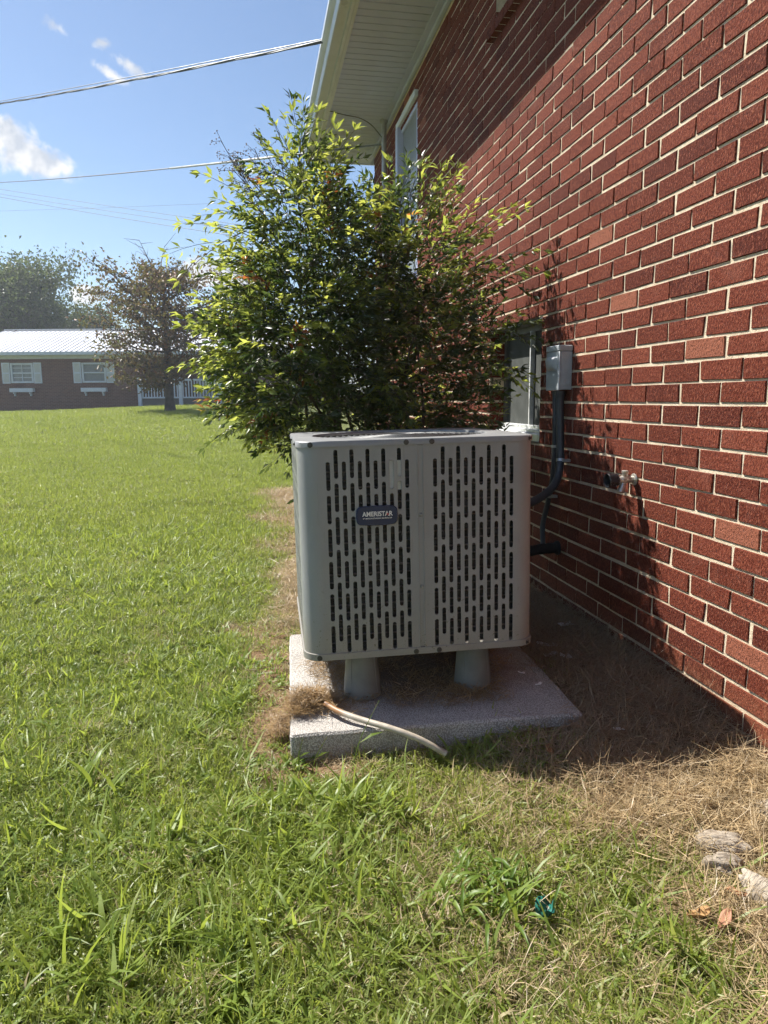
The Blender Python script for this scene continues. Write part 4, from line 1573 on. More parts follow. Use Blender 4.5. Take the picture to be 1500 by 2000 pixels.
def make_neighbour():
    fb = mat_far_brick()
    e = empty('brick_cottage', HB)
    e.rotation_euler = (0, 0, -YAW)
    tag(e, 'distant low brown brick house with white metal roof and shuttered windows', 'house')
    # local: x along the facade, y away, z up from its left corner
    EH = 2.62            # eave height
    L = 15.5
    PW = 7.35           # main block width, the porch follows
    DP = 7.6
    wins = [(1.45, 2.50), (4.78, 5.90)]
    wz0, wz1 = 1.36, 2.28
    mb = MB()
    xs = sorted({0, PW, *[w for q in wins for w in q]})
    for a, b in zip(xs, xs[1:]):
        hole = any(q[0] <= a and b <= q[1] for q in wins)
        segs = [(-0.8, wz0), (wz1, EH)] if hole else [(-0.8, EH)]
        for c, d in segs:
            mb.add([(a, 0, c), (b, 0, c), (b, 0, d), (a, 0, d)], [(0, 1, 2, 3)])
    mb.add([(PW, 0, -0.8), (PW, 2.2, -0.8), (PW, 2.2, EH), (PW, 0, EH)], [(0, 1, 2, 3)])
    mb.add([(PW, 2.2, -0.8), (L, 2.2, -0.8), (L, 2.2, EH), (PW, 2.2, EH)], [(0, 1, 2, 3)])
    mb.add([(0, 0, -0.8), (0, DP, -0.8), (0, DP, EH), (0, 0, EH)], [(0, 3, 2, 1)])
    mb.add([(0, 0, EH), (0, DP, EH), (0, DP / 2, EH + 1.55)], [(0, 2, 1)])
    mb.add([(L, 2.2, -0.8), (L, DP, -0.8), (L, DP, EH), (L, 2.2, EH)], [(0, 1, 2, 3)])
    mb.add([(0, DP, -0.8), (L, DP, -0.8), (L, DP, EH), (0, DP, EH)], [(0, 3, 2, 1)])
    mb.build('wall', fb, e)
    for i, (a, b) in enumerate(wins):
        w = empty('window', (a, 0, wz0), e)
        ww, hh = b - a, wz1 - wz0
        mb = MB()
        t = 0.08
        mb.box(0, t, -0.03, 0.06, 0, hh); mb.box(ww - t, ww, -0.03, 0.06, 0, hh); mb.box(t, ww - t, -0.03, 0.06, hh - t, hh); mb.box(t, ww - t, -0.05, 0.06, 0, t)
        mb.box(t, ww - t, -0.02, 0.06, hh / 2 - 0.03, hh / 2 + 0.03)
        if i == 0:
            mb.box(ww / 2 - .015, ww / 2 + .015, 0.0, 0.05, t, hh / 2 - .03); mb.box(ww / 2 - .015, ww / 2 + .015, 0.0, 0.05, hh / 2 + .03, hh - t)
            mb.box(t, ww - t, 0.002, 0.05, hh * .26, hh * .29); mb.box(t, ww - t, 0.002, 0.05, hh * .74, hh * .77)
        mb.build('frame', M['trim'], w)
        MB().box(t, ww - t, 0.055, 0.065, t, hh - t).build('pane', M['far_pane'] if i == 0 else M['bright_pane'], w)
        for s in (-1, 1):
            x0 = -0.40 if s < 0 else ww + 0.03
            mb = MB()
            mb.box(x0, x0 + .37, -0.045, -0.002, -0.02, hh + 0.02)
            sh = mb.build('shutter', M['trim'], w)
            mb = MB()
            for k in range(2):
                zb = 0.03 + k * hh * 0.5
                mb.box(x0 + .05, x0 + .32, -0.052, -0.0455, zb, zb + hh * 0.42)
            mb.build('shutter_panel', simple_cache('shutter_grey', (0.52, 0.54, 0.55)), sh)
        bx = MB()
        bx.box(-0.02, ww + 0.02, -0.24, -0.003, -0.42, -0.24)
        fbx = bx.build('flower_shelf', M['trim'], w)
        for xx in (0.12, ww - 0.18):
            mb = MB(); mb.box(xx, xx + 0.06, -0.12, -0.003, -0.60, -0.4205); mb.box(xx, xx + 0.06, -0.20, -0.121, -0.50, -0.4205)
            mb.build('bracket', M['trim'], fbx)
    # white frieze, eave, downspout
    MB().box(-0.1, PW, -0.05, -0.003, EH - 0.16, EH).build('frieze_board', M['trim'], e)
    MB().box(0.36, 0.44, -0.09, -0.006, -0.35, EH - 0.17).build('downspout', M['trim'], e)
    OH = 0.45
    MB().box(-0.5, L + .5, -OH, 0.3, EH + 0.0, EH + 0.03).build('soffit', M['trim'], e)
    MB().box(-0.5, L + .5, -OH - 0.13, -OH - 0.003, EH - 0.01, EH + 0.13).build('gutter', M['trim'], e)
    # metal roof, panel by panel
    RZ = EH + 1.50
    roof = empty('roof', (0, 0, 0), e)
    pw = 0.245
    y0, z0 = -OH - 0.10, EH + 0.135
    y1, z1 = DP / 2, RZ
    met = simple_cache('white_metal_roof', (0.66, 0.665, 0.675), 0.45)
    mb = MB()
    prof = [(0, 0), (0.015, 0.035), (0.035, 0.035), (0.05, 0), (pw, 0)]
    V = [(x, y0, z0 + z) for x, z in prof] + [(x, y1, z1 + z) for x, z in prof]
    n = len(prof)
    mb.add(V, [(i, i + 1, n + i + 1, n + i) for i in range(n - 1)])
    first = None
    for i in range(int((L + 1.2) / pw)):
        if first is None:
            o = first = mb.build('roof_panel', met, roof)
        else:
            o = first.copy(); COL.objects.link(o)
        o.location = (-0.6 + i * pw, 0, 0)
    MB().add([(-0.6, y1, z1), (L + .6, y1, z1), (L + .6, 2 * y1 - y0, z0), (-0.6, 2 * y1 - y0, z0)], [(0, 1, 2, 3)]).build('rear_slope', met, roof)
    MB().box(-0.6, L + .6, y1 - .12, y1 + .12, z1 + .01, z1 + .05).build('ridge_cap', met, roof)
    mb = MB()
    mb.add([(-0.6, y0, z0 - .14), (-0.6, y0, z0), (-0.6, y1, z1), (-0.6, y1, z1 - .14)], [(0, 1, 2, 3)])
    mb.build('rake_board', M['trim'], roof)
    # porch floor
    MB().box(PW + 0.01, L - .3, -0.05, 2.19, -0.25, 0.62).build('porch_floor', simple_cache('porch_base', (0.16, 0.15, 0.14), 0.8), e)
    for xx in (PW + 3.9, PW + 7.2):
        MB().box(xx, xx + .12, -0.02, 0.10, 0.621, EH - .002).build('porch_post', M['trim'], e)
    dw = empty('porch_door', (PW + 2.4, 2.17, 0.63), e)
    MB().box(0, 0.95, -0.03, 0.0, 0.0, 1.95).build('leaf', M['bright_pane'], dw)
    MB().box(-0.09, -0.002, -0.04, 0.0, 0.0, 2.04).build('jamb', M['trim'], dw)
    # railing is a thing of its own in front of the porch
    r = empty('porch_railing', HB + HDIR * (PW + 0.1) - HFWD * 0.12 + Vector((0, 0, 0.55)))
    r.rotation_euler = (0, 0, -YAW)
    tag(r, 'white baluster railing along the porch of the distant house', 'railing')
    RL = 4.75
    MB().box(0, RL, -0.05, 0.05, 0.86, 0.95).build('top_rail', M['trim'], r)
    MB().box(0, RL, -0.04, 0.04, 0.06, 0.13).build('bottom_rail', M['trim'], r)
    for x in (-0.06, 1.85, 3.72, RL - 0.1):
        MB().box(x, x + 0.16, -0.08, 0.08, -0.30, 1.02).build('post', M['trim'], r)
    first = None
    k = 0
    for i in range(int(RL / 0.135)):
        x = 0.13 + i * 0.135
        if first is None:
            o = first = MB().box(0, 0.05, -0.025, 0.025, 0.131, 0.859).build('baluster', M['trim'], r)
        else:
            o = first.copy(); COL.objects.link(o)
        o.location = (x, 0, 0)


_cache = {}


def simple_cache(name, col, rough=0.5):
    if name not in _cache:
        _cache[name] = simple(name, col, rough, var=0.06, scale=3)
    return _cache[name]


make_neighbour()

# ------------------------------------------------------------------ foliage helpers


def leaf_cloud(centers, dirs, length, width, rnd, fold=0.25, droop=0.2, rngl=None):
    """one pointed, folded leaf of four triangles per centre"""
    rngl = rngl or rng
    n = len(centers)
    t = dirs / np.linalg.norm(dirs, axis=1, keepdims=True)
    a = rngl.normal(size=(n, 3)); a[:, 2] += 1.2
    s = np.cross(t, a); s /= np.linalg.norm(s, axis=1, keepdims=True) + 1e-9
    up = np.cross(s, t)
    L = np.asarray(length).reshape(-1, 1) * np.ones((n, 1)); W = np.asarray(width).reshape(-1, 1) * np.ones((n, 1))
    base = centers
    mid = centers + t * L * 0.42
    tip = centers + t * L - up * L * droop
    V = np.stack([base, mid + s * W * 0.5 + up * W * fold, mid - up * W * 0.05, mid - s * W * 0.5 + up * W * fold, tip], 1).reshape(-1, 3)
    i = (np.arange(n) * 5)[:, None]
    F = np.concatenate([i + np.array([[0, 2, 1]]), i + np.array([[0, 3, 2]]), i + np.array([[1, 2, 4]]), i + np.array([[2, 3, 4]])], 1).reshape(-1, 3)
    return V, F, np.repeat(rnd, 5)


def limb(mb, pts, r0, r1, n=7):
    k = len(pts)
    mb.tube(pts, [r0 + (r1 - r0) * i / (k - 1) for i in range(k)], n)


def make_tree(name, label, base, H, spread, trunk_r, fork, nl, sub, leaf_n, leaf_size, mat, seed, flat=0.5, bare_top=0, clump=0.35, squash=1.0, tier=False, up=0.55):
    R = random.Random(seed)
    nr = np.random.default_rng(seed)
    e = empty(name, base)
    tag(e, label, 'tree')
    mb = MB()
    lean = Vector((R.uniform(-.04, .04), R.uniform(-.04, .04), 0))
    top = Vector((0, 0, H * 0.82)) + lean * H
    tr = [Vector((0, 0, -0.2)), Vector((0, 0, 0.05))]
    for i in range(1, 9):
        t = i / 8
        tr.append(Vector((R.gauss(0, .03) * H * .3, R.gauss(0, .03) * H * .3, 0)) * t + top * t)
    rad = [trunk_r * 1.5, trunk_r * 1.25] + [trunk_r * (1 - 0.85 * i / 8) for i in range(1, 9)]
    mb.tube(tr, rad, 10)
    mb.build('trunk', M['bark'], e, smooth=True)
    br = MB()
    tips = []
    for k in range(nl):
        t = fork + (0.97 - fork) * (k / (nl - 1)) ** 0.9
        if tier:
            t = fork + (0.97 - fork) * round((k / (nl - 1)) * 6) / 6
        i = min(int(t * 8), 7)
        o = tr[1 + i].lerp(tr[2 + i], t * 8 - i)
        az = k * 2.399 + R.uniform(-.4, .4)
        prof = math.sin(math.pi * (0.18 + 0.78 * (t - fork) / (1 - fork))) ** 0.7
        ln = spread * prof * R.uniform(0.78, 1.08)
        dirv = Vector((math.cos(az), math.sin(az), up * (0.3 + t)))
        p = o.copy(); pts = [p.copy()]
        for s in range(5):
            dirv = (dirv + Vector((R.gauss(0, .16), R.gauss(0, .16), R.gauss(0.02, .12)))).normalized()
            p = p + dirv * ln / 5
            pts.append(p.copy())
        limb(br, pts, trunk_r * 0.36 * (1 - 0.5 * t), 0.012)
        for j in range(sub):
            q = pts[R.randrange(1, 6)]
            az2 = az + R.uniform(-1.5, 1.5)
            dv = Vector((math.cos(az2), math.sin(az2), R.uniform(-0.15, 0.6)))
            l2 = ln * R.uniform(0.22, 0.46)
            pt = [q, q + dv * l2 * 0.5 + Vector((0, 0, R.gauss(0, .05) * l2)), q + dv * l2 + Vector((0, 0, R.gauss(0.06, .1) * l2))]
            limb(br, pt, 0.022, 0.006, 5)
            tips.append(pt[2]); tips.append(pt[1])
            for jj in range(2):
                a3 = az2 + R.uniform(-1, 1)
                q3 = pt[1].lerp(pt[2], R.random())
                q4 = q3 + Vector((math.cos(a3), math.sin(a3), R.uniform(-.1, .6))) * l2 * 0.5
                limb(br, [q3, q4], 0.010, 0.004, 4)
                tips.append(q4)
        tips.append(pts[-1])
    for k in range(bare_top):
        o = tr[-1] if k % 3 else tr[-2]
        az = R.uniform(0, 6.28)
        d = Vector((math.cos(az) * R.uniform(.3, 1.1), math.sin(az) * R.uniform(.3, 1.0), R.uniform(0.3, 1.0)))
        l = H * R.uniform(0.12, 0.24)
        pts = [o, o + d * l * .5 + Vector((R.gauss(0, .04), 0, .02)), o + d * l]
        limb(br, pts, 0.022, 0.006, 5)
        for jj in range(4):
            q = pts[1].lerp(pts[2], R.random())
            limb(br, [q, q + Vector((R.gauss(0, .3), R.gauss(0, .3), R.uniform(0, .5))) * l * 0.8], 0.009, 0.004, 4)
    br.build('limbs', M['bark'], e, smooth=True)
    T = np.array([tuple(t) for t in tips])
    idx = nr.integers(0, len(T), leaf_n)
    dens = nr.random(len(T)) ** 1.2
    keep = nr.random(leaf_n) < 0.25 + 0.75 * dens[idx]
    idx = idx[keep]
    c = T[idx] + nr.normal(size=(len(idx), 3)) * np.array([clump, clump, clump * squash])
    d = nr.normal(size=(len(idx), 3)); d[:, 2] -= 0.35
    cl = nr.random(len(T))
    rn = np.clip(0.25 * cl[idx] + 0.5 * nr.random(len(idx)) + 0.25 * (c[:, 2] / H), 0, 1)
    V, F, r = leaf_cloud(c, d, leaf_size * nr.uniform(.6, 1.3, len(idx)), leaf_size * 0.6, rn, rngl=nr)
    o = link_mesh('crown', np_mesh('crown', V, F, r, mat), e)
    o['kind'] = 'stuff'
    return e


def ground_at(px, py, dist):
    p = CAM + direction(px, py) * dist
    p.z = float(height(np.array([p.x]), np.array([p.y]))[0])
    return p


b = ground_at(333, 810, 25.5)
make_tree('dogwood_tree', 'small rusty leaved tree with bare twigs on top on the far lawn', b, 5.6, 2.45, 0.17, 0.20, 40, 8, 19000, 0.14, M['leaf_rust'], 11, bare_top=13, clump=0.20, squash=0.55, tier=True, up=0.42).rotation_euler.z = 2.7
b = ground_at(40, 800, 48)
make_tree('shade_tree', 'large green tree towering behind the white metal roof at left', b, 9.1, 4.8, 0.30, 0.25, 40, 8, 48000, 0.25, M['leaf_green'], 21, clump=0.55, squash=0.9, up=0.9)
b = ground_at(-190, 800, 52)
make_tree('shade_tree', 'green tree at the left picture edge beyond the metal roof', b, 7.9, 4.4, 0.28, 0.25, 32, 7, 26000, 0.28, M['leaf_green'], 23, clump=0.5, squash=0.9, up=0.9)
b = ground_at(186, 800, 56)
make_tree('shade_tree', 'smaller green tree between the large tree and the rusty tree', b, 7.4, 3.2, 0.2, 0.25, 24, 6, 18000, 0.26, M['leaf_green'], 25, clump=0.45, squash=0.9, up=0.9)
b = ground_at(480, 800, 62)
make_tree('shade_tree', 'low green tree hidden mostly behind the shrub', b, 5.2, 3.6, 0.2, 0.25, 22, 6, 5000, 0.28, M['leaf_green'], 27, clump=0.42, squash=0.9, up=0.9)

# ------------------------------------------------------------------ nandina shrub


def make_shrub():
    R = random.Random(5)
    nr = np.random.default_rng(5)
    e = empty('nandina_shrub', (0.55, 3.45, 0.05))
    tag(e, 'tall leafy evergreen shrub with narrow leaves behind the air conditioner', 'shrub')
    O = Vector((0.55, 3.45, 0.05))
    blobs = [((0.52, 3.50, 1.25), (0.60, 0.50, 0.62), 1.0), ((0.30, 3.45, 1.58), (0.34, 0.36, 0.40), .55), ((0.22, 3.40, 1.20), (0.34, 0.40, 0.44), .8),
             ((0.72, 3.55, 1.62), (0.32, 0.30, 0.30), .36), ((0.92, 3.50, 1.22), (0.26, 0.34, 0.46), .42), ((0.34, 3.35, 0.78), (0.28, 0.36, 0.40), .5),
             ((0.70, 3.55, 0.70), (0.50, 0.45, 0.60), .5), ((0.24, 3.45, 1.98), (0.10, 0.12, 0.18), .10), ((0.06, 3.4, 1.25), (0.20, 0.25, 0.20), .16), ((0.20, 3.3, 0.50), (0.12, 0.2, 0.30), .06)]
    wts = np.array([b[2] for b in blobs]); wts /= wts.sum()
    # canes
    for k in range(16):
        bx, by = R.uniform(0.32, 0.82), R.uniform(3.25, 3.75)
        c, s, _ = blobs[R.choices(range(len(blobs)), wts)[0]]
        tip = Vector((c[0] + R.uniform(-.5, .5) * s[0], c[1] + R.uniform(-.5, .5) * s[1], c[2] + R.uniform(0.2, .9) * s[2]))
        p0 = Vector((bx, by, 0.02))
        mid = p0.lerp(tip, 0.5) + Vector((R.gauss(0, .05), R.gauss(0, .05), 0.1))
        pts = smooth_path([p0, mid, tip], 6)
        MB().tube([q - O for q in pts], [0.011 - 0.007 * i / (len(pts) - 1) for i in range(len(pts))], 6).build('cane', M['stem'], e, smooth=True)
    # sprays
    C, D, Ls, Ws, RN = [], [], [], [], []
    twigs = MB()
    NSP = 2500
    Pt = []

    def spray(p, out, ln, bright, nseg=4):
        d = (out + Vector((R.gauss(0, .25), R.gauss(0, .25), R.gauss(.12, .25)))).normalized()
        pts = [p.copy()]
        q = p.copy()
        for s in range(nseg + 1):
            d = (d + Vector((0, 0, -0.10))).normalized()
            q = q + d * ln / (nseg + 1)
            pts.append(q.copy())
        twigs.tube([x - O for x in pts], [0.0022 - 0.0014 * i / (nseg + 1) for i in range(nseg + 2)], 3, False)
        side = d.cross(Vector((R.gauss(0, .3), R.gauss(0, .3), 1))).normalized()
        base_r = bright
        for s in range(1, nseg + 2):
            node = pts[s]
            m = 3 if s < nseg + 1 else 1
            for sg in (-1, 1):
                for j in range(R.choice((1, 2, 2))):
                    dd = (d * R.uniform(.5, 1.1) + side * sg * R.uniform(.5, 1.1) + Vector((0, 0, R.gauss(-.05, .25))))
                    C.append(tuple(node + dd * 0.008 - O)); D.append(tuple(dd))
                    l = R.uniform(0.029, 0.054) * (1.1 if bright > .6 else 1)
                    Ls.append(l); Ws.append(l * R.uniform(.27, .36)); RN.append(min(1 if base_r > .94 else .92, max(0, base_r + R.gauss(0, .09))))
            if s == nseg + 1:
                C.append(tuple(node - O)); D.append(tuple(d)); Ls.append(0.05); Ws.append(0.016); RN.append(base_r)
    for k in range(NSP):
        c, s, _ = blobs[R.choices(range(len(blobs)), wts)[0]]
        v = Vector((R.gauss(0, 1), R.gauss(0, 1), R.gauss(0, 1))).normalized()
        rr = R.uniform(0.35, 1.0) ** 0.45
        p = Vector((c[0] + v.x * s[0] * rr, c[1] + v.y * s[1] * rr, c[2] + v.z * s[2] * rr))
        if p.x > WX - 0.05 or p.z < 0.12: continue
        q = project(p)
        if q and q[0] > 962 and q[1] > 600 and R.random() < .9: continue
        if q and q[0] < 660 and q[1] > 835 and (q[1] > 880 or R.random() < .55): continue
        if q and q[0] < 465 and q[1] > 700 and R.random() < .9: continue
        # nothing grows through the unit
        if p.y < 2.95 and p.z < 1.0: continue
        out = Vector((v.x * .9, v.y * .9, v.z * .5 + 0.35))
        if p.x > 0.95: out.x *= 0.5
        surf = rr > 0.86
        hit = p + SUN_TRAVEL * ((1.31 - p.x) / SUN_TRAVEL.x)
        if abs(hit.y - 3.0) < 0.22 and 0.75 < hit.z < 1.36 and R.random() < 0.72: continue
        sun_toned = surf and (v.z > 0.15 or v.x < -0.25) and R.random() < (0.85 if p.x < 0.25 else 0.45)  # sunlight through the left and top leaves is put into their brighter tone
        bright = R.uniform(.66, .92) if sun_toned else R.uniform(0.05, .6)
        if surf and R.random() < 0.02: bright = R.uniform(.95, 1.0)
        spray(p, out, R.uniform(0.12, 0.24), bright)
    # long shoots standing out of the outline, as in the crown's upper edge and left side
    shoots = [((0.76, 3.5, 1.80), (.05, 0, 1), .34, .4), ((0.80, 3.5, 1.82), (.1, -.05, 1), .32, .78), ((0.74, 3.55, 1.84), (.1, 0, 1), .36, .3), ((0.84, 3.5, 1.74), (.12, 0, 1), .3, .5), ((0.26, 3.42, 1.96), (0.0, -.1, 1), .34, .75), ((0.22, 3.42, 1.96), (-.15, 0, 1), .38, .7), ((0.33, 3.4, 1.92), (.25, 0, .9), .3, .72), ((0.30, 3.5, 1.98), (.05, 0, 1), .3, .8),
              ((0.05, 3.35, 1.74), (-1, -.1, .12), .36, .86), ((0.08, 3.35, 1.80), (-1, 0, .3), .3, .82), ((0.06, 3.35, 1.40), (-1, -.1, .35), .32, .84), ((0.04, 3.3, 1.32), (-1, -.1, .25), .32, .84),
              ((0.0, 3.35, 1.25), (-1, 0, .05), .3, .83), ((0.0, 3.3, 1.15), (-1, -.1, -.05), .28, .8), ((0.04, 3.3, 1.02), (-1, -.1, -.2), .3, .5), ((0.70, 3.5, 1.86), (.1, 0, 1), .28, .74), ((0.66, 3.5, 1.85), (-.2, 0, 1), .3, .35),
              ((0.90, 3.45, 1.82), (.3, -.1, 1), .34, .83), ((0.95, 3.45, 1.78), (.2, 0, 1), .3, .84), ((0.98, 3.4, 1.72), (.6, -.1, .7), .3, .86), ((1.04, 3.35, 1.66), (.8, -.2, .3), .30, .6), ((1.05, 3.3, 1.55), (.8, -.2, .1), .28, .45),
              ((1.08, 3.3, 1.32), (.8, -.3, .1), .26, .5), ((1.06, 3.3, 1.22), (.7, -.3, -.1), .24, .75), ((0.48, 3.15, 1.78), (.2, -.5, .3), .2, .88), ((0.55, 3.1, 1.74), (-.3, -.4, .3), .18, .88), ((0.30, 3.1, 1.30), (-.3, -.6, .1), .2, .86),
              ((0.16, 3.2, 1.00), (-.8, -.3, .1), .24, .86), ((0.17, 3.2, 0.95), (-.7, -.3, .0), .22, .45), 
              ((0.48, 3.05, 1.12), (.1, -.5, .1), .2, .6), ((0.56, 3.05, 1.05), (.2, -.5, -.2), .2, .55), ((0.66, 3.1, 1.62), (.1, -.5, .5), .14, .87), ((0.36, 3.1, 1.70), (-.3, -.5, .4), .18, .86)]
    for (p, d, l, br) in shoots:
        p = Vector(p); d = Vector(d).normalized()
        for k in range(3):
            spray(p + Vector((R.gauss(0, .025), R.gauss(0, .03), R.gauss(0, .025))), d, l * R.uniform(.75, 1.1), br + R.gauss(0, .04), 5)
    twigs.build('twigs', M['stem'], e)
    C = np.array(C); D = np.array(D); Ls = np.array(Ls); Ws = np.array(Ws); RN = np.array(RN)
    # three hundred leaves nearest the viewer are pieces of their own
    W = C + np.array(O)
    score = np.full(len(C), -1.0)
    q = W - np.array(CAM)
    zz = q @ np.array(FWD)
    px = 750 + FPX * (q @ np.array(RIGHT)) / zz; py = 1000 + FPX * (q @ np.array(DOWN)) / zz
    dn = D / np.linalg.norm(D, axis=1, keepdims=True)
    facing = np.sqrt(np.clip(1 - (dn @ np.array(FWD)) ** 2, 0, 1))
    hid = (px > 575) & (px < 1050) & (py > 830)
    score = Ls * facing / zz * np.where(hid, 0, 1)
    # keep to the front third of the crown so they really are seen
    front = (W[:, 1] < 3.25) | (W[:, 2] > 2.0) | (W[:, 0] < 0.0) | (W[:, 0] > 1.12)
    score = score * np.where(front, 1, 0.2)
    order = np.argsort(-score)
    single = order[:300]
    mask = np.ones(len(C), bool); mask[single] = False
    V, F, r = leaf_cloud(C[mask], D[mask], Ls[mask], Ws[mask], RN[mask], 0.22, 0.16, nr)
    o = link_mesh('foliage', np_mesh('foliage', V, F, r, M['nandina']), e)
    o['kind'] = 'stuff'
    # leaf meshes by tone
    tones = []
    for t in np.linspace(0.05, 1.0, 14):
        v, f, rr = leaf_cloud(np.zeros((1, 3)), np.array([[1.0, 0, 0]]), 1.0, 0.31, np.array([t]), 0.22, 0.16, np.random.default_rng(1))
        tones.append(np_mesh('leaf', v, f, rr, M['nandina']))
    for i in single:
        t = int(round((RN[i] - 0.05) / 0.95 * 13)); t = max(0, min(13, t))
        o = link_mesh('leaf', tones[t], e, tuple(C[i]))
        d = Vector(D[i]).normalized()
        qn = d.to_track_quat('X', 'Z')
        o.rotation_mode = 'QUATERNION'
        from mathutils import Quaternion
        o.rotation_quaternion = qn @ Quaternion((1, 0, 0), R.uniform(-.9, .9))
        o.scale = (Ls[i],) * 3
    # dry seed panicles near the top left
    for k in range(10):
        p = Vector((0.12 + R.uniform(-.07, .07), 3.38, 1.94 + R.uniform(-.08, .06)))
        mb = MB(); bb = MB()
        d = Vector((-0.5 + R.gauss(0, .2), R.gauss(0, .2), 0.75)).normalized()
        l = R.uniform(.2, .32)
        mb.tube([p - O, p + d * l - O], 0.0016, 4, False)
        for j in range(9):
            t = 0.25 + 0.75 * j / 8
            q0 = p + d * l * t
            dd = (d * .6 + Vector((R.gauss(0, .7), R.gauss(0, .7), R.gauss(0.1, .5)))).normalized()
            q1 = q0 + dd * R.uniform(.03, .08)
            mb.tube([q0 - O, q1 - O], 0.0009, 3, False)
            for jj in range(5):
                w = q0.lerp(q1, R.uniform(.4, 1.1)) + Vector((R.gauss(0, .008), R.gauss(0, .008), R.gauss(0, .008))) - O
                s = R.uniform(.0025, .004)
                bb.add([w + Vector(a) * s for a in ((1, 0, 0), (-1, 0, 0), (0, 1, 0), (0, -1, 0), (0, 0, 1), (0, 0, -1))], [(0, 2, 4), (2, 1, 4), (1, 3, 4), (3, 0, 4), (2, 0, 5), (1, 2, 5), (3, 1, 5), (0, 3, 5)])
        pan = mb.build('seed_stalk', M['stem'], e)
        bb.build('seeds', M['berry'], pan)['kind'] = 'stuff'


make_shrub()

# ------------------------------------------------------------------ grass


def blade_mesh(name, n, radius, lrange, wrange, tilt, curl, mat, seed, segs=3, flat=False, straw_frac=0.1):
    nr = np.random.default_rng(seed)
    V, F, RN = [], [], []
    for k in range(n):
        a = nr.uniform(0, 2 * math.pi); rr = radius * math.sqrt(nr.random())
        p = np.array([rr * math.cos(a), rr * math.sin(a), 0.0 if not flat else nr.uniform(0.0, 0.018)])
        az = nr.uniform(0, 2 * math.pi)
        L = nr.uniform(*lrange); W = nr.uniform(*wrange)
        el = math.radians(max(3, min(88, nr.normal(*tilt))))
        cu = math.radians(nr.normal(*curl)) / segs
        h = np.array([math.cos(az), math.sin(az), 0.0])
        twist = nr.normal(0, .5)
        side = np.array([-math.sin(az + twist), math.cos(az + twist), nr.normal(0, .25)])
        side /= np.linalg.norm(side)
        dead = nr.random() < straw_frac
        r = nr.uniform(.93, 1.0) if dead else nr.uniform(0, .84)
        b = len(V)
        turn = nr.normal(0, .25)
        for s in range(segs + 1):
            t = s / segs
            w = W * (1 - t ** 1.8) * (0.75 + 0.5 * min(1, t * 3) * (1 - t)) * 0.5
            if s < segs:
                V.append(p - side * w); V.append(p + side * w); RN += [r, r]
            else:
                V.append(p); RN.append(r)
            hh = np.array([math.cos(az + turn * t), math.sin(az + turn * t), 0])
            p = p + (hh * math.cos(el) + np.array([0, 0, math.sin(el)])) * L / segs
            el -= cu
            if flat: p[2] = max(p[2], 0.001)
        for s in range(segs - 1):
            F.append((b + 2 * s, b + 2 * s + 1, b + 2 * s + 3, b + 2 * s + 2))
        F.append((b + 2 * segs - 2, b + 2 * segs - 1, b + 2 * segs, b + 2 * segs))
    me = bpy.data.meshes.new(name)
    F = [tuple(f[:3]) if f[2] == f[3] else f for f in F]
    me.from_pydata([tuple(v) for v in V], [], F)
    at = me.attributes.new('rnd', 'FLOAT', 'POINT'); at.data.foreach_set('value', np.array(RN, dtype=np.float32))
    me.materials.append(mat)
    return me


def source_collection(name, meshes):
    c = bpy.data.collections.new(name)
    for i, me in enumerate(meshes):
        o = bpy.data.objects.new('%s_source' % name, me)
        c.objects.link(o)
    return c


def bake(name, label, cat, pts, scale, meshes, tilt=0.12, tint=None, dry=None, brown=None):
    """many tufts joined into one mesh of real blades"""
    n = len(pts)
    pts = np.asarray(pts)
    tint = np.zeros(n) if tint is None else np.asarray(tint)
    dry = np.zeros(n) if dry is None else np.asarray(dry)
    vid = rng.integers(0, len(meshes), n)
    VV, FF, RR, TT, DD, BB = [], [], [], [], [], []
    brown = np.zeros(n) if brown is None else brown
    base = 0
    for k, me in enumerate(meshes):
        co = np.empty(len(me.vertices) * 3, np.float32); me.vertices.foreach_get('co', co); co = co.reshape(-1, 3)
        r = np.empty(len(me.vertices), np.float32); me.attributes['rnd'].data.foreach_get('value', r)
        me.calc_loop_triangles()
        tri = np.empty(len(me.loop_triangles) * 3, np.int32); me.loop_triangles.foreach_get('vertices', tri); tri = tri.reshape(-1, 3)
        idx = np.nonzero(vid == k)[0]
        if len(idx) == 0: continue
        az = rng.uniform(0, 6.283, len(idx)); ax = rng.normal(0, tilt, len(idx)); ay = rng.normal(0, tilt, len(idx))
        c, s_ = np.cos(az)[:, None], np.sin(az)[:, None]
        P = co[None] * np.asarray(scale)[idx][:, None, None]
        x = P[:, :, 0] * c - P[:, :, 1] * s_; y = P[:, :, 0] * s_ + P[:, :, 1] * c
        z = P[:, :, 2] + np.maximum(x * ax[:, None] + y * ay[:, None], -0.004)
        Q = np.stack([x, y, z], -1) + pts[idx][:, None, :]
        m_ = len(co)
        VV.append(Q.reshape(-1, 3)); FF.append((tri[None] + (base + np.arange(len(idx)) * m_)[:, None, None]).reshape(-1, 3))
        RR.append(np.tile(r, len(idx))); TT.append(np.repeat(tint[idx], m_)); DD.append(np.repeat(dry[idx], m_)); BB.append(np.repeat(brown[idx], m_))
        base += m_ * len(idx)
    me = np_mesh(name, np.concatenate(VV), np.concatenate(FF), np.concatenate(RR), meshes[0].materials[0], {'btint': np.concatenate(TT), 'bdry': np.concatenate(DD), 'brown': np.concatenate(BB)})
    o = link_mesh(name, me)
    tag(o, label, cat, kind='stuff')
    return o


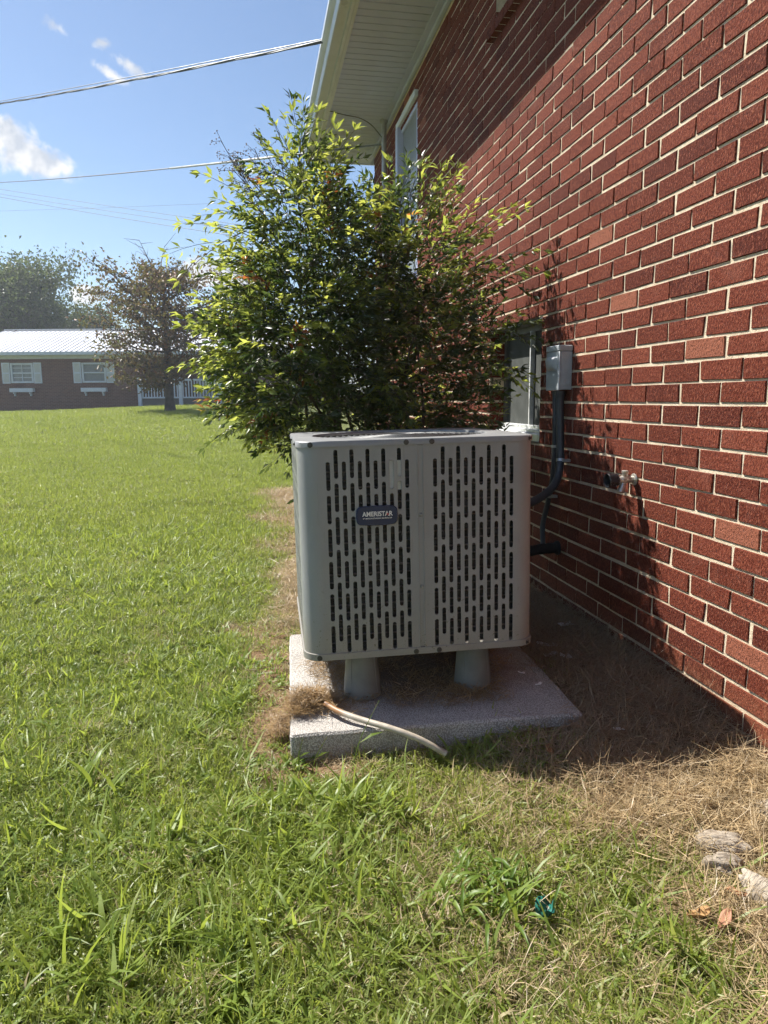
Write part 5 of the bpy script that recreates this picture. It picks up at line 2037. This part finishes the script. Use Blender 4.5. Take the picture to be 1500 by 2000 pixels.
def scatter(name, label, cat, pts, scale, coll, nvar, mat, tilt=0.12, tint=None, dry=None):
    n = len(pts)
    me = bpy.data.meshes.new(name)
    me.vertices.add(n); me.vertices.foreach_set('co', np.asarray(pts, dtype=np.float32).ravel())
    rot = np.stack([rng.normal(0, tilt, n), rng.normal(0, tilt, n), rng.uniform(0, 6.283, n)], 1)
    for nm, arr in (('scl', scale), ('tint', tint if tint is not None else np.zeros(n)), ('dry', dry if dry is not None else np.zeros(n))):
        at = me.attributes.new(nm, 'FLOAT', 'POINT'); at.data.foreach_set('value', np.asarray(arr, dtype=np.float32))
    at = me.attributes.new('rot', 'FLOAT_VECTOR', 'POINT'); at.data.foreach_set('vector', rot.astype(np.float32).ravel())
    at = me.attributes.new('vid', 'INT', 'POINT'); at.data.foreach_set('value', rng.integers(0, nvar, n).astype(np.int32))
    me.materials.append(mat)
    o = link_mesh(name, me)
    tag(o, label, cat, kind='stuff')
    g = bpy.data.node_groups.new(name + '_scatter', 'GeometryNodeTree')
    g.interface.new_socket('Geometry', in_out='INPUT', socket_type='NodeSocketGeometry')
    g.interface.new_socket('Geometry', in_out='OUTPUT', socket_type='NodeSocketGeometry')
    N, L = g.nodes, g.links
    gi = N.new('NodeGroupInput'); go = N.new('NodeGroupOutput')
    ci = N.new('GeometryNodeCollectionInfo')
    ci.inputs['Collection'].default_value = coll
    ci.inputs['Separate Children'].default_value = True
    ci.inputs['Reset Children'].default_value = True
    ip = N.new('GeometryNodeInstanceOnPoints')
    ip.inputs['Pick Instance'].default_value = True

    def na(nm, typ):
        a = N.new('GeometryNodeInputNamedAttribute'); a.data_type = typ; a.inputs['Name'].default_value = nm
        return a.outputs['Attribute']
    L.new(gi.outputs[0], ip.inputs['Points'])
    L.new(ci.outputs[0], ip.inputs['Instance'])
    L.new(na('vid', 'INT'), ip.inputs['Instance Index'])
    er = N.new('FunctionNodeEulerToRotation')
    L.new(na('rot', 'FLOAT_VECTOR'), er.inputs[0])
    L.new(er.outputs[0], ip.inputs['Rotation'])
    L.new(na('scl', 'FLOAT'), ip.inputs['Scale'])
    L.new(ip.outputs[0], go.inputs[0])
    md = o.modifiers.new('scatter', 'NODES')
    md.node_group = g
    return o


def in_view(x, y, margin=0.27):
    """keep to the ground the picture and its near surroundings show"""
    h = np.zeros_like(x)
    q = np.stack([x, y, h - CAM_Z], 1)
    z = q @ np.array(FWD)
    u = (q @ np.array(RIGHT)) / np.maximum(z, .05); v = (q @ np.array(DOWN)) / np.maximum(z, .05)
    return ((x > -1.9) & (y > 0.5) & (y < 3.2) & (x < 1.4)) | (z > 0.1) & (np.abs(u) < 0.541 + margin) & (v < 0.721 + margin)


_pc, _ps = math.cos(math.radians(2.6)), math.sin(math.radians(2.6))


def blocked(x, y, grow=0.0):
    dx, dy = x - PAD_C.x, y - PAD_C.y
    u = dx * _pc - dy * _ps; v = dx * _ps + dy * _pc
    pad = (np.abs(u) < 0.447 + grow) & (np.abs(v) < 0.452 + grow)
    stone = np.zeros_like(pad)
    for (sx, sy, rx, ry) in ((1.022, 1.320, .058, .034), (0.975, 1.250, .040, .028), (1.005, 1.150, .030, .064)):
        stone |= np.hypot((x - sx) / rx, (y - sy) / ry) < 1.05
    return pad | stone | (x > WX - 0.012)


def sample(n, x0, x1, y0, y1):
    x = rng.uniform(x0, x1, n); y = rng.uniform(y0, y1, n)
    k = in_view(x, y) & ~blocked(x, y)
    return x[k], y[k]


def lawn():
    fine = [blade_mesh('lawn_tuft', 40, 0.060, (0.020, 0.052), (0.0022, 0.0050), (34, 26), (45, 40), M['grass'], 100 + i, segs=2, straw_frac=0.10) for i in range(8)]
    wide = [blade_mesh('crab_tuft', 11, 0.030, (0.040, 0.105), (0.0045, 0.0090), (32, 20), (50, 35), M['wide'], 200 + i, segs=4, straw_frac=0.05) for i in range(8)]
    strw = [blade_mesh('straw_tuft', 36, 0.080, (0.035, 0.115), (0.0016, 0.0034), (10, 13), (10, 35), M['straw'], 300 + i, segs=2, flat=True, straw_frac=0.55) for i in range(8)]
    wsp = [blade_mesh('wisp_tuft', 12, 0.075, (0.05, 0.13), (0.0011, 0.0022), (36, 22), (55, 45), M['straw'], 350 + i, segs=4, straw_frac=0.6) for i in range(6)]
    farb = [blade_mesh('far_tuft', 34, 0.12, (0.03, 0.065), (0.004, 0.008), (50, 24), (35, 30), M['grass'], 400 + i, segs=2, straw_frac=0.08) for i in range(6)]
    weed = [blade_mesh('weed_tuft', 12, 0.022, (0.018, 0.034), (0.008, 0.013), (30, 20), (35, 25), M['weed'], 450 + i, segs=3, straw_frac=0.0) for i in range(4)]
    cd = source_collection('far', farb)
    brn = [blade_mesh('clipping_tuft', 20, 0.055, (0.03, 0.10), (0.0020, 0.0040), (9, 12), (10, 40), M['brown_straw'], 500 + i, segs=3, flat=True, straw_frac=0.5) for i in range(6)]

    def z(x, y): return height(x, y)

    def tints(x, y): return np.clip(vnoise(x * 1.7, y * 1.7, 31) * .6 + vnoise(x * 7, y * 7, 32) * .6 - .15 + .5 * sstep(.1, .7, x) * (1 - sstep(2, 3, y)), 0, 1.2)
    # fine turf, near
    X, Y = sample(25500, -3.2, 1.36, 0.5, 5.2)
    d = dryness(X, Y); b = bareness(X, Y)
    dens = (1 - d * 0.92) * (1 - 0.9 * b) * np.clip(0.5 + vnoise(X * 5, Y * 5, 33) * .9, 0, 1) * np.clip(1.25 - Y * .12, .6, 1)
    k = rng.random(len(X)) < dens
    X, Y, d = X[k], Y[k], d[k]
    bake('lawn_grass', 'short green lawn grass filling the yard beside the wall', 'grass', np.stack([X, Y, z(X, Y)], 1), rng.uniform(.75, 1.3, len(X)) * (1 - 0.15 * d), fine, 0.16, tints(X, Y), np.clip(d * 0.62 + rng.normal(0, .06, len(X)), 0, 1))
    # middle distance
    X, Y = sample(60000, -11, 1.3, 5.0, 15)
    dist = np.hypot(X, Y)
    k = (rng.random(len(X)) < np.clip(7.0 / dist, 0, 1) ** 1.0) & (rng.random(len(X)) > dryness(X, Y) * .95)
    X, Y = X[k], Y[k]
    scatter('mid_lawn_grass', 'green mown lawn grass beyond the shrub in the middle distance', 'grass', np.stack([X, Y, z(X, Y)], 1), rng.uniform(.6, 1.15, len(X)), cd, 6, M['grass'], 0.12, tints(X * .6, Y * .6), np.clip(rng.normal(.04, .07, len(X)), 0, .3))
    X, Y = sample(60000, -26, 4, 14.5, 37)
    k = rng.random(len(X)) < 0.75
    X, Y = X[k], Y[k]
    scatter('far_lawn_grass', 'sunlit lawn grass in front of the distant house', 'grass', np.stack([X, Y, z(X, Y)], 1), rng.uniform(1.0, 1.9, len(X)), cd, 6, M['grass'], 0.12, tints(X * .3, Y * .3), np.clip(rng.normal(.02, .06, len(X)), 0, .3))
    # wide crabgrass blades
    X, Y = sample(15000, -3.2, 1.3, 0.75, 6.0)
    d = dryness(X, Y); b = bareness(X, Y)
    cl = np.clip((vnoise(X * 2.6, Y * 2.6, 41) - .28) * 2.4, 0.10, 1)
    k = rng.random(len(X)) < cl * np.clip(1 - d, 0, 1) ** 1.5 * (1 - b) * np.clip(1.2 - Y * .11, .4, 1)
    X, Y, d = X[k], Y[k], d[k]
    for (cx, cy, sp, nn) in ((0.22, 1.62, .10, 34), (-0.02, 1.36, .10, 26), (-0.10, 1.62, .12, 26), (0.16, 1.40, .08, 18), (-0.45, 1.75, .15, 26), (-0.30, 1.30, .10, 18), (0.30, 1.25, .10, 16), (-0.42, 1.35, .12, 18)):
        X = np.concatenate([X, rng.normal(cx, sp, nn)]); Y = np.concatenate([Y, rng.normal(cy, sp * .7, nn)]); d = np.concatenate([d, np.full(nn, -1.0)])
    keep = ~blocked(X, Y, .01)
    X, Y, d = X[keep], Y[keep], d[keep]
    big = np.where(d < 0, 1.3, 1.0); d = np.maximum(d, 0)
    bake('crabgrass', 'broad bladed bright crabgrass scattered through the near lawn', 'grass', np.stack([X, Y, z(X, Y)], 1), rng.uniform(.55, 1.25, len(X)) * big, wide, 0.2, tints(X, Y) * .6, np.clip(d * .4, 0, .5))
    # dead thatch, thin in the lawn, thick by the wall
    X, Y = sample(30000, -2.6, 1.36, 0.75, 8.0)
    d = dryness(X, Y); b = bareness(X, Y)
    k = rng.random(len(X)) < np.where(d > .3, d * 0.85, np.maximum(np.maximum(d * .45, .035), .30 * b)) * np.clip(1 - .3 * b, 0, 1) * np.where(Y > 4.5, .3, 1)
    X, Y, d = X[k], Y[k], d[k]
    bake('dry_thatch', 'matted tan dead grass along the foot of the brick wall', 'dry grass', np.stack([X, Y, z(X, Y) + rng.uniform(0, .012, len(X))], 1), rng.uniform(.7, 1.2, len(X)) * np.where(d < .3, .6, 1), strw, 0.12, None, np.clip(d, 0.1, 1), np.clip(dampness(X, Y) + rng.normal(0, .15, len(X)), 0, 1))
    X, Y = sample(9000, 0.2, 1.36, 0.75, 4.0)
    d = dryness(X, Y)
    k = rng.random(len(X)) < np.clip(d - .15, 0, 1) * .5
    X, Y, d = X[k], Y[k], d[k]
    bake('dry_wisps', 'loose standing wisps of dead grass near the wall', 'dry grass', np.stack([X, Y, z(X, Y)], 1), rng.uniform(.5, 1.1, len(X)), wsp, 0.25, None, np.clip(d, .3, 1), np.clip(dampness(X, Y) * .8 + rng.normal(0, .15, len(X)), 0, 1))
    # small broad weeds
    X, Y = sample(9000, -2.2, 0.9, 0.8, 4.5)
    d = dryness(X, Y)
    cl = np.clip((vnoise(X * 3.1, Y * 3.1, 51) - .40) * 2.2, 0.08, 1)
    k = rng.random(len(X)) < cl * (1 - d)
    X, Y = X[k], Y[k]
    bake('small_weeds', 'patches of small broad leaved weeds in the lawn', 'weeds', np.stack([X, Y, z(X, Y) + .010], 1), rng.uniform(.5, 1.1, len(X)), weed, 0.25, rng.uniform(0, .8, len(X)))

    # dead grass lying on the pad
    def pad_pts(n):
        out = []
        while len(out) < n:
            u, v = random.uniform(-.44, .44), random.uniform(-.44, .44)
            nz_ = float(vnoise(np.array([u * 7.0]), np.array([v * 7.0]), 61)[0])
            under = (abs(u) < .33 and v > -.33)
            clump2 = math.hypot((u + .30) / .07, (v - .05) / .16)
            strip = (v > -.34 and v < -.20 and u > -.36 and u < .05)
            p = 0.0
            if under: p = .14 + .6 * (nz_ > .5)
            if strip: p = .45
            if clump2 < 1: p = .6
            if random.random() < p:
                x = PAD_C.x + u * _pc + v * _ps; y = PAD_C.y - u * _ps + v * _pc
                out.append((x, y, 0.087 + u * math.tan(math.radians(.5)) + random.uniform(0, .008)))
        return np.array(out)
    P = pad_pts(420)
    bake('pad_straw', 'brown dead grass clippings lying on the concrete pad', 'dry grass', P, rng.uniform(.5, .9, len(P)), brn, 0.03, None, np.full(len(P), .8))
    # a heap spilling over the pad's left edge
    n = 170
    a = rng.uniform(0, 6.28, n); q = np.sqrt(rng.random(n))
    X = 0.115 + .100 * q * np.cos(a); Y = 2.125 + .055 * q * np.sin(a) + 0.3 * (X - .118)
    Z = 0.086 + .042 * (1 - q * q) * rng.random(n) - np.clip(.085 - X, 0, .1) * 1.6
    bake('clipping_heap', 'small heap of brown clippings on the left edge of the pad', 'dry grass', np.stack([X, Y, Z], 1), rng.uniform(.45, .75, n), brn, 0.16, None, np.full(n, .6))


lawn()

# ------------------------------------------------------------------ small things on the ground


def gz(x, y):
    return float(height(np.array([x]), np.array([y]))[0])


def make_hose():
    P = [(0.185, 2.075, 0.108), (0.225, 2.01, 0.106), (0.285, 1.955, 0.101), (0.355, 1.900, 0.096), (0.43, 1.862, 0.075), (0.505, 1.835, 0.035)]
    base = Vector(P[0])
    path = [p - base for p in smooth_path(P, 8)]
    mb = MB()
    n = 14
    mb.tube(path, 0.0090, n, False)
    # hollow ends
    for k, s in ((0, -1), (len(path) - 1, 1)):
        t = (path[1] - path[0]) if k == 0 else (path[-1] - path[-2])
        mb.lathe([(0.0090, 0), (0.0062, 0.0), (0.0062, -0.02), (0, -0.02)], n, t.normalized() * s, path[k])
    o = mb.build('drain_hose', M['hose'], None, smooth='auto', loc=base)
    tag(o, 'short off-white drain hose lying over the front edge of the pad', 'hose')


make_hose()


def make_stone(label, x, y, size, seed, dz=0.0, rotz=0.0):
    R = random.Random(seed)
    import bmesh
    bm = bmesh.new()
    bmesh.ops.create_icosphere(bm, subdivisions=4, radius=1.0)
    off = Vector((R.uniform(0, 50), R.uniform(0, 50), R.uniform(0, 50)))
    for v in bm.verts:
        p = v.co.copy()
        k = 1 + 0.34 * mnoise.noise(p * 1.4 + off) + 0.26 * mnoise.noise(p * 3.1 + off) + 0.15 * mnoise.noise(p * 7 + off) + 0.06 * mnoise.noise(p * 17 + off)
        # broken faces: clamp against a few planes
        q = p * k
        for j in range(3):
            nn = Vector((math.sin(seed + j * 2.1), math.cos(seed * 1.7 + j * 2.1), 0.4 * math.sin(j + seed))).normalized()
            dd = q.dot(nn)
            if dd > 0.78: q -= nn * (dd - 0.78) * 0.7
        if q.z > 0.7: q.z = 0.7 + (q.z - 0.7) * 0.4
        v.co = Vector((q.x * size[0], q.y * size[1], q.z * size[2]))
    me = bpy.data.meshes.new('stone')
    bm.to_mesh(me); bm.free()
    me.polygons.foreach_set('use_smooth', [True] * len(me.polygons))
    me.materials.append(M['stone'])
    o = link_mesh('stone', me, None, (x, y, gz(x, y) + dz))
    o.rotation_euler = (R.uniform(-.2, .2), R.uniform(-.2, .2), rotz)
    tag(o, label, 'stone', 'pale stones in the dry grass')


make_stone('flat pale stone slab, farthest of the two in the dry grass by the lawn edge', 1.022, 1.325, (0.062, 0.034, 0.036), 3, 0.017, -0.35)
make_stone('chunky pale stone with a dark hollow beside it in the dry grass', 0.975, 1.258, (0.042, 0.028, 0.038), 5, 0.018, -0.15)
make_stone('long pale stone cut off by the right picture edge', 1.005, 1.150, (0.033, 0.066, 0.044), 8, 0.018, 0.35)
make_stone('tiny white pebble above the flat stone slab', 1.008, 1.385, (0.013, 0.012, 0.012), 9, 0.016, 0.0)
make_stone('rounded brown stone at the right picture edge below the wall', 1.215, 1.419, (0.034, 0.04, 0.032), 12, 0.014, 0.5)


def flake(name, label, cat, x, y, l, w, mat, seed, rz=0.0, dz=0.012, curl=0.4, group=None, tip=True, pitch=0.0):
    """thin curled flake or dead leaf, solid sheet"""
    R = random.Random(seed)
    nu, nv = 9, 5
    V, F = [], []
    for side in (0, 1):
        for i in range(nu):
            for j in range(nv):
                u, v = i / (nu - 1), -1 + 2 * j / (nv - 1)
                ww = w * (math.sin(math.pi * (0.06 + 0.88 * u)) ** 0.8 if tip else (0.8 + 0.25 * math.sin(u * 7 + seed)))
                X = (u - .5) * l; Y = v * ww * .5 + 0.12 * w * math.sin(u * 3 + seed)
                Z = curl * w * (v * v) * .5 + curl * l * .25 * (u - .5) ** 2 * 2 + 0.1 * w * math.sin(u * 9 + v * 4 + seed) - side * 0.0012
                V.append((X, Y, Z))
    n = nu * nv
    for i in range(nu - 1):
        for j in range(nv - 1):
            a = i * nv + j
            F.append((a, a + nv, a + nv + 1, a + 1)); F.append((n + a, n + a + 1, n + a + nv + 1, n + a + nv))
    rim = [j for j in range(nv)] + [i * nv + nv - 1 for i in range(1, nu)] + [(nu - 1) * nv + j for j in range(nv - 2, -1, -1)] + [i * nv for i in range(nu - 2, 0, -1)]
    for k in range(len(rim)):
        a, b = rim[k], rim[(k + 1) % len(rim)]
        F.append((a, b, n + b, n + a))
    o = MB().add(V, F).build(name, mat, None, smooth=True, loc=(x, y, gz(x, y) + dz))
    o.rotation_euler = (R.uniform(-.25, .25) + pitch, R.uniform(-.25, .25), rz)
    tag(o, label, cat, group)
    return o


dl = M['deadleaf']
flake('dead_leaf', 'upright rust brown leaf in the shade in front of the pad', 'leaf', 0.777, 1.749, 0.06, 0.028, dl, 1, 1.2, 0.03, .5, 'fallen leaves', True, 0.9)
flake('dead_leaf', 'orange leaf in the sun at the edge of the big shadow', 'leaf', 1.034, 1.510, 0.04, 0.022, dl, 2, 0.4, 0.02, .6, 'fallen leaves', True, 0.4)
flake('dead_leaf', 'tan curled leaf at the lower right between green and dry grass', 'leaf', 0.822, 1.119, 0.055, 0.024, simple_cache('tan_leaf', (0.42, 0.25, 0.11)), 3, 0.15, 0.03, .6, 'fallen leaves')
flake('dead_leaf', 'pinkish brown leaf right of the tan curled leaf', 'leaf', 0.860, 1.095, 0.055, 0.022, simple_cache('pink_leaf', (0.36, 0.18, 0.11)), 4, 0.55, 0.03, .5, 'fallen leaves')
flake('dead_leaf', 'orange brown leaf between the stones and the picture edge', 'leaf', 0.943, 1.172, 0.045, 0.020, dl, 5, 1.9, 0.022, .5, 'fallen leaves')
ch = M['chip']
for i, (x, y, l, w, lab) in enumerate([(1.244, 2.664, .075, .026, 'farthest white paint flake in the shade behind the pad corner'), (1.091, 2.498, .075, .036, 'largest white paint flake on the dark soil beside the pad'),
                                      (1.066, 2.402, .055, .022, 'long thin white paint flake beside the pad'), (1.10, 2.345, .045, .028, 'round white paint flake nearest the wall beside the pad'),
                                      (1.03, 1.822, .036, .013, 'lone white paint flake on the straw in front of the wall')]):
    flake('paint_flake', lab, 'paint flake', x, y, l, w, ch, 20 + i, [0.5, -.2, 0.1, -.3, -.1][i], 0.022, .3, 'white paint flakes on the ground', False)
for i, (x, y, lab) in enumerate([(0.885, 2.235, 'small white chip on the pad, the far one of two'), (0.905, 2.13, 'small white chip on the pad, the near one of two')]):
    o = flake('paint_flake', lab, 'paint flake', x, y, .024, .012, ch, 40 + i, .3 * i, 0.0, .3, 'white paint flakes on the ground', False)
    o.location.z = 0.092
o = flake('plastic_scrap', 'crumpled teal plastic scrap half buried in the near grass', 'plastic scrap', 0.537, 1.204, 0.050, 0.042, M['teal'], 61, 0.6, 0.020, .9, None, False)

# leafy weed clump in the near lawn
def make_weed():
    x, y = 0.458, 1.294
    e = empty('leafy_weed', (x, y, gz(x, y)))
    tag(e, 'leafy dark green grass weed clump in the near lawn left of the teal scrap', 'weed')
    R = random.Random(77)
    for k in range(95):
        az = R.uniform(0, 6.28); l = R.uniform(.05, .11); w = R.uniform(.006, .0115)
        b = Vector((R.gauss(0, .062), R.gauss(0, .045), R.uniform(0.0, .035)))
        el = R.uniform(.5, 1.25)
        V, F = [], []
        p = b.copy()
        n = 6
        for s in range(n + 1):
            t = s / n
            ww = w * .5 * (1 - t ** 2) * (.5 + min(1, t * 3) * .5)
            sd = Vector((-math.sin(az), math.cos(az), 0.15))
            V += [p - sd * ww + Vector((0, 0, ww * .5)), p, p + sd * ww + Vector((0, 0, ww * .5))]
            p = p + Vector((math.cos(az) * math.cos(el), math.sin(az) * math.cos(el), math.sin(el))) * l / n
            el -= R.uniform(.25, .42)
        for s in range(n):
            a = 3 * s
            F += [(a, a + 1, a + 4, a + 3), (a + 1, a + 2, a + 5, a + 4)]
        MB().add(V, F, R.uniform(.0, 1.)).build('leaf', M['weed'], e, smooth=True)


make_weed()


def make_stalks():
    # seeding grass stalks at the pad's front left corner
    for i, (px, py, x, y, h, lx, ly, lab) in enumerate([(0, 0, 0.235, 1.86, .20, .085, .02, 'tall green grass stalk with a seed head in front of the pad'), (0, 0, 0.125, 1.885, .10, .045, 0.0, 'short pale grass stalk at the front left corner of the pad'), (0, 0, 0.085, 1.90, .09, .018, 0.01, 'thin grass stalk standing against the left corner of the pad')]):
        z = gz(x, y)
        e = empty('grass_stalk', (x, y, z))
        tag(e, lab, 'grass', 'grass stalks at the pad')
        pts = smooth_path([(0, 0, 0), (lx * .35, ly * .3, h * .5), (lx, ly, h)], 6)
        MB().tube(pts, [0.0016 - .0008 * k / (len(pts) - 1) for k in range(len(pts))], 5).build('stem', M['weed'], e)
        mb = MB()
        for k in range(7):
            t = 0.62 + .06 * k
            p = Vector(pts[min(int(t * (len(pts) - 1)), len(pts) - 1)])
            mb.tube([p, p + Vector((.006 * (-1) ** k, .002, .012))], [0.0012, .0003], 4)
        mb.build('seed_head', M['straw'], e)
        mb = MB()
        p = Vector(pts[5]); l = h * .45
        mb.add([p, p + Vector((l * .4, 0.004, l * .28)), p + Vector((l * .8, 0, l * .32)), p + Vector((l * .4, -.004, l * .22))], [(0, 1, 2, 3)], .4)
        mb.build('blade', M['wide'], e)


make_stalks()

# ------------------------------------------------------------------ warm weather haze
def make_haze():
    n = NT('summer_haze')
    v = n.new('ShaderNodeVolumePrincipled')
    v.inputs['Color'].default_value = (0.86, 0.91, 1.0, 1)
    v.inputs['Density'].default_value = 0.0016
    v.inputs['Anisotropy'].default_value = 0.35
    n.t.links.new(v.outputs[0], n.out.inputs['Volume'])
    mb = MB()
    mb.box(-420, 420, -70, 520, -2.0, 14.0)
    o = mb.build('haze', n.mat, None, attr=False)
    tag(o, 'thin summer haze lying over the whole yard', 'haze', kind='stuff')


make_haze()
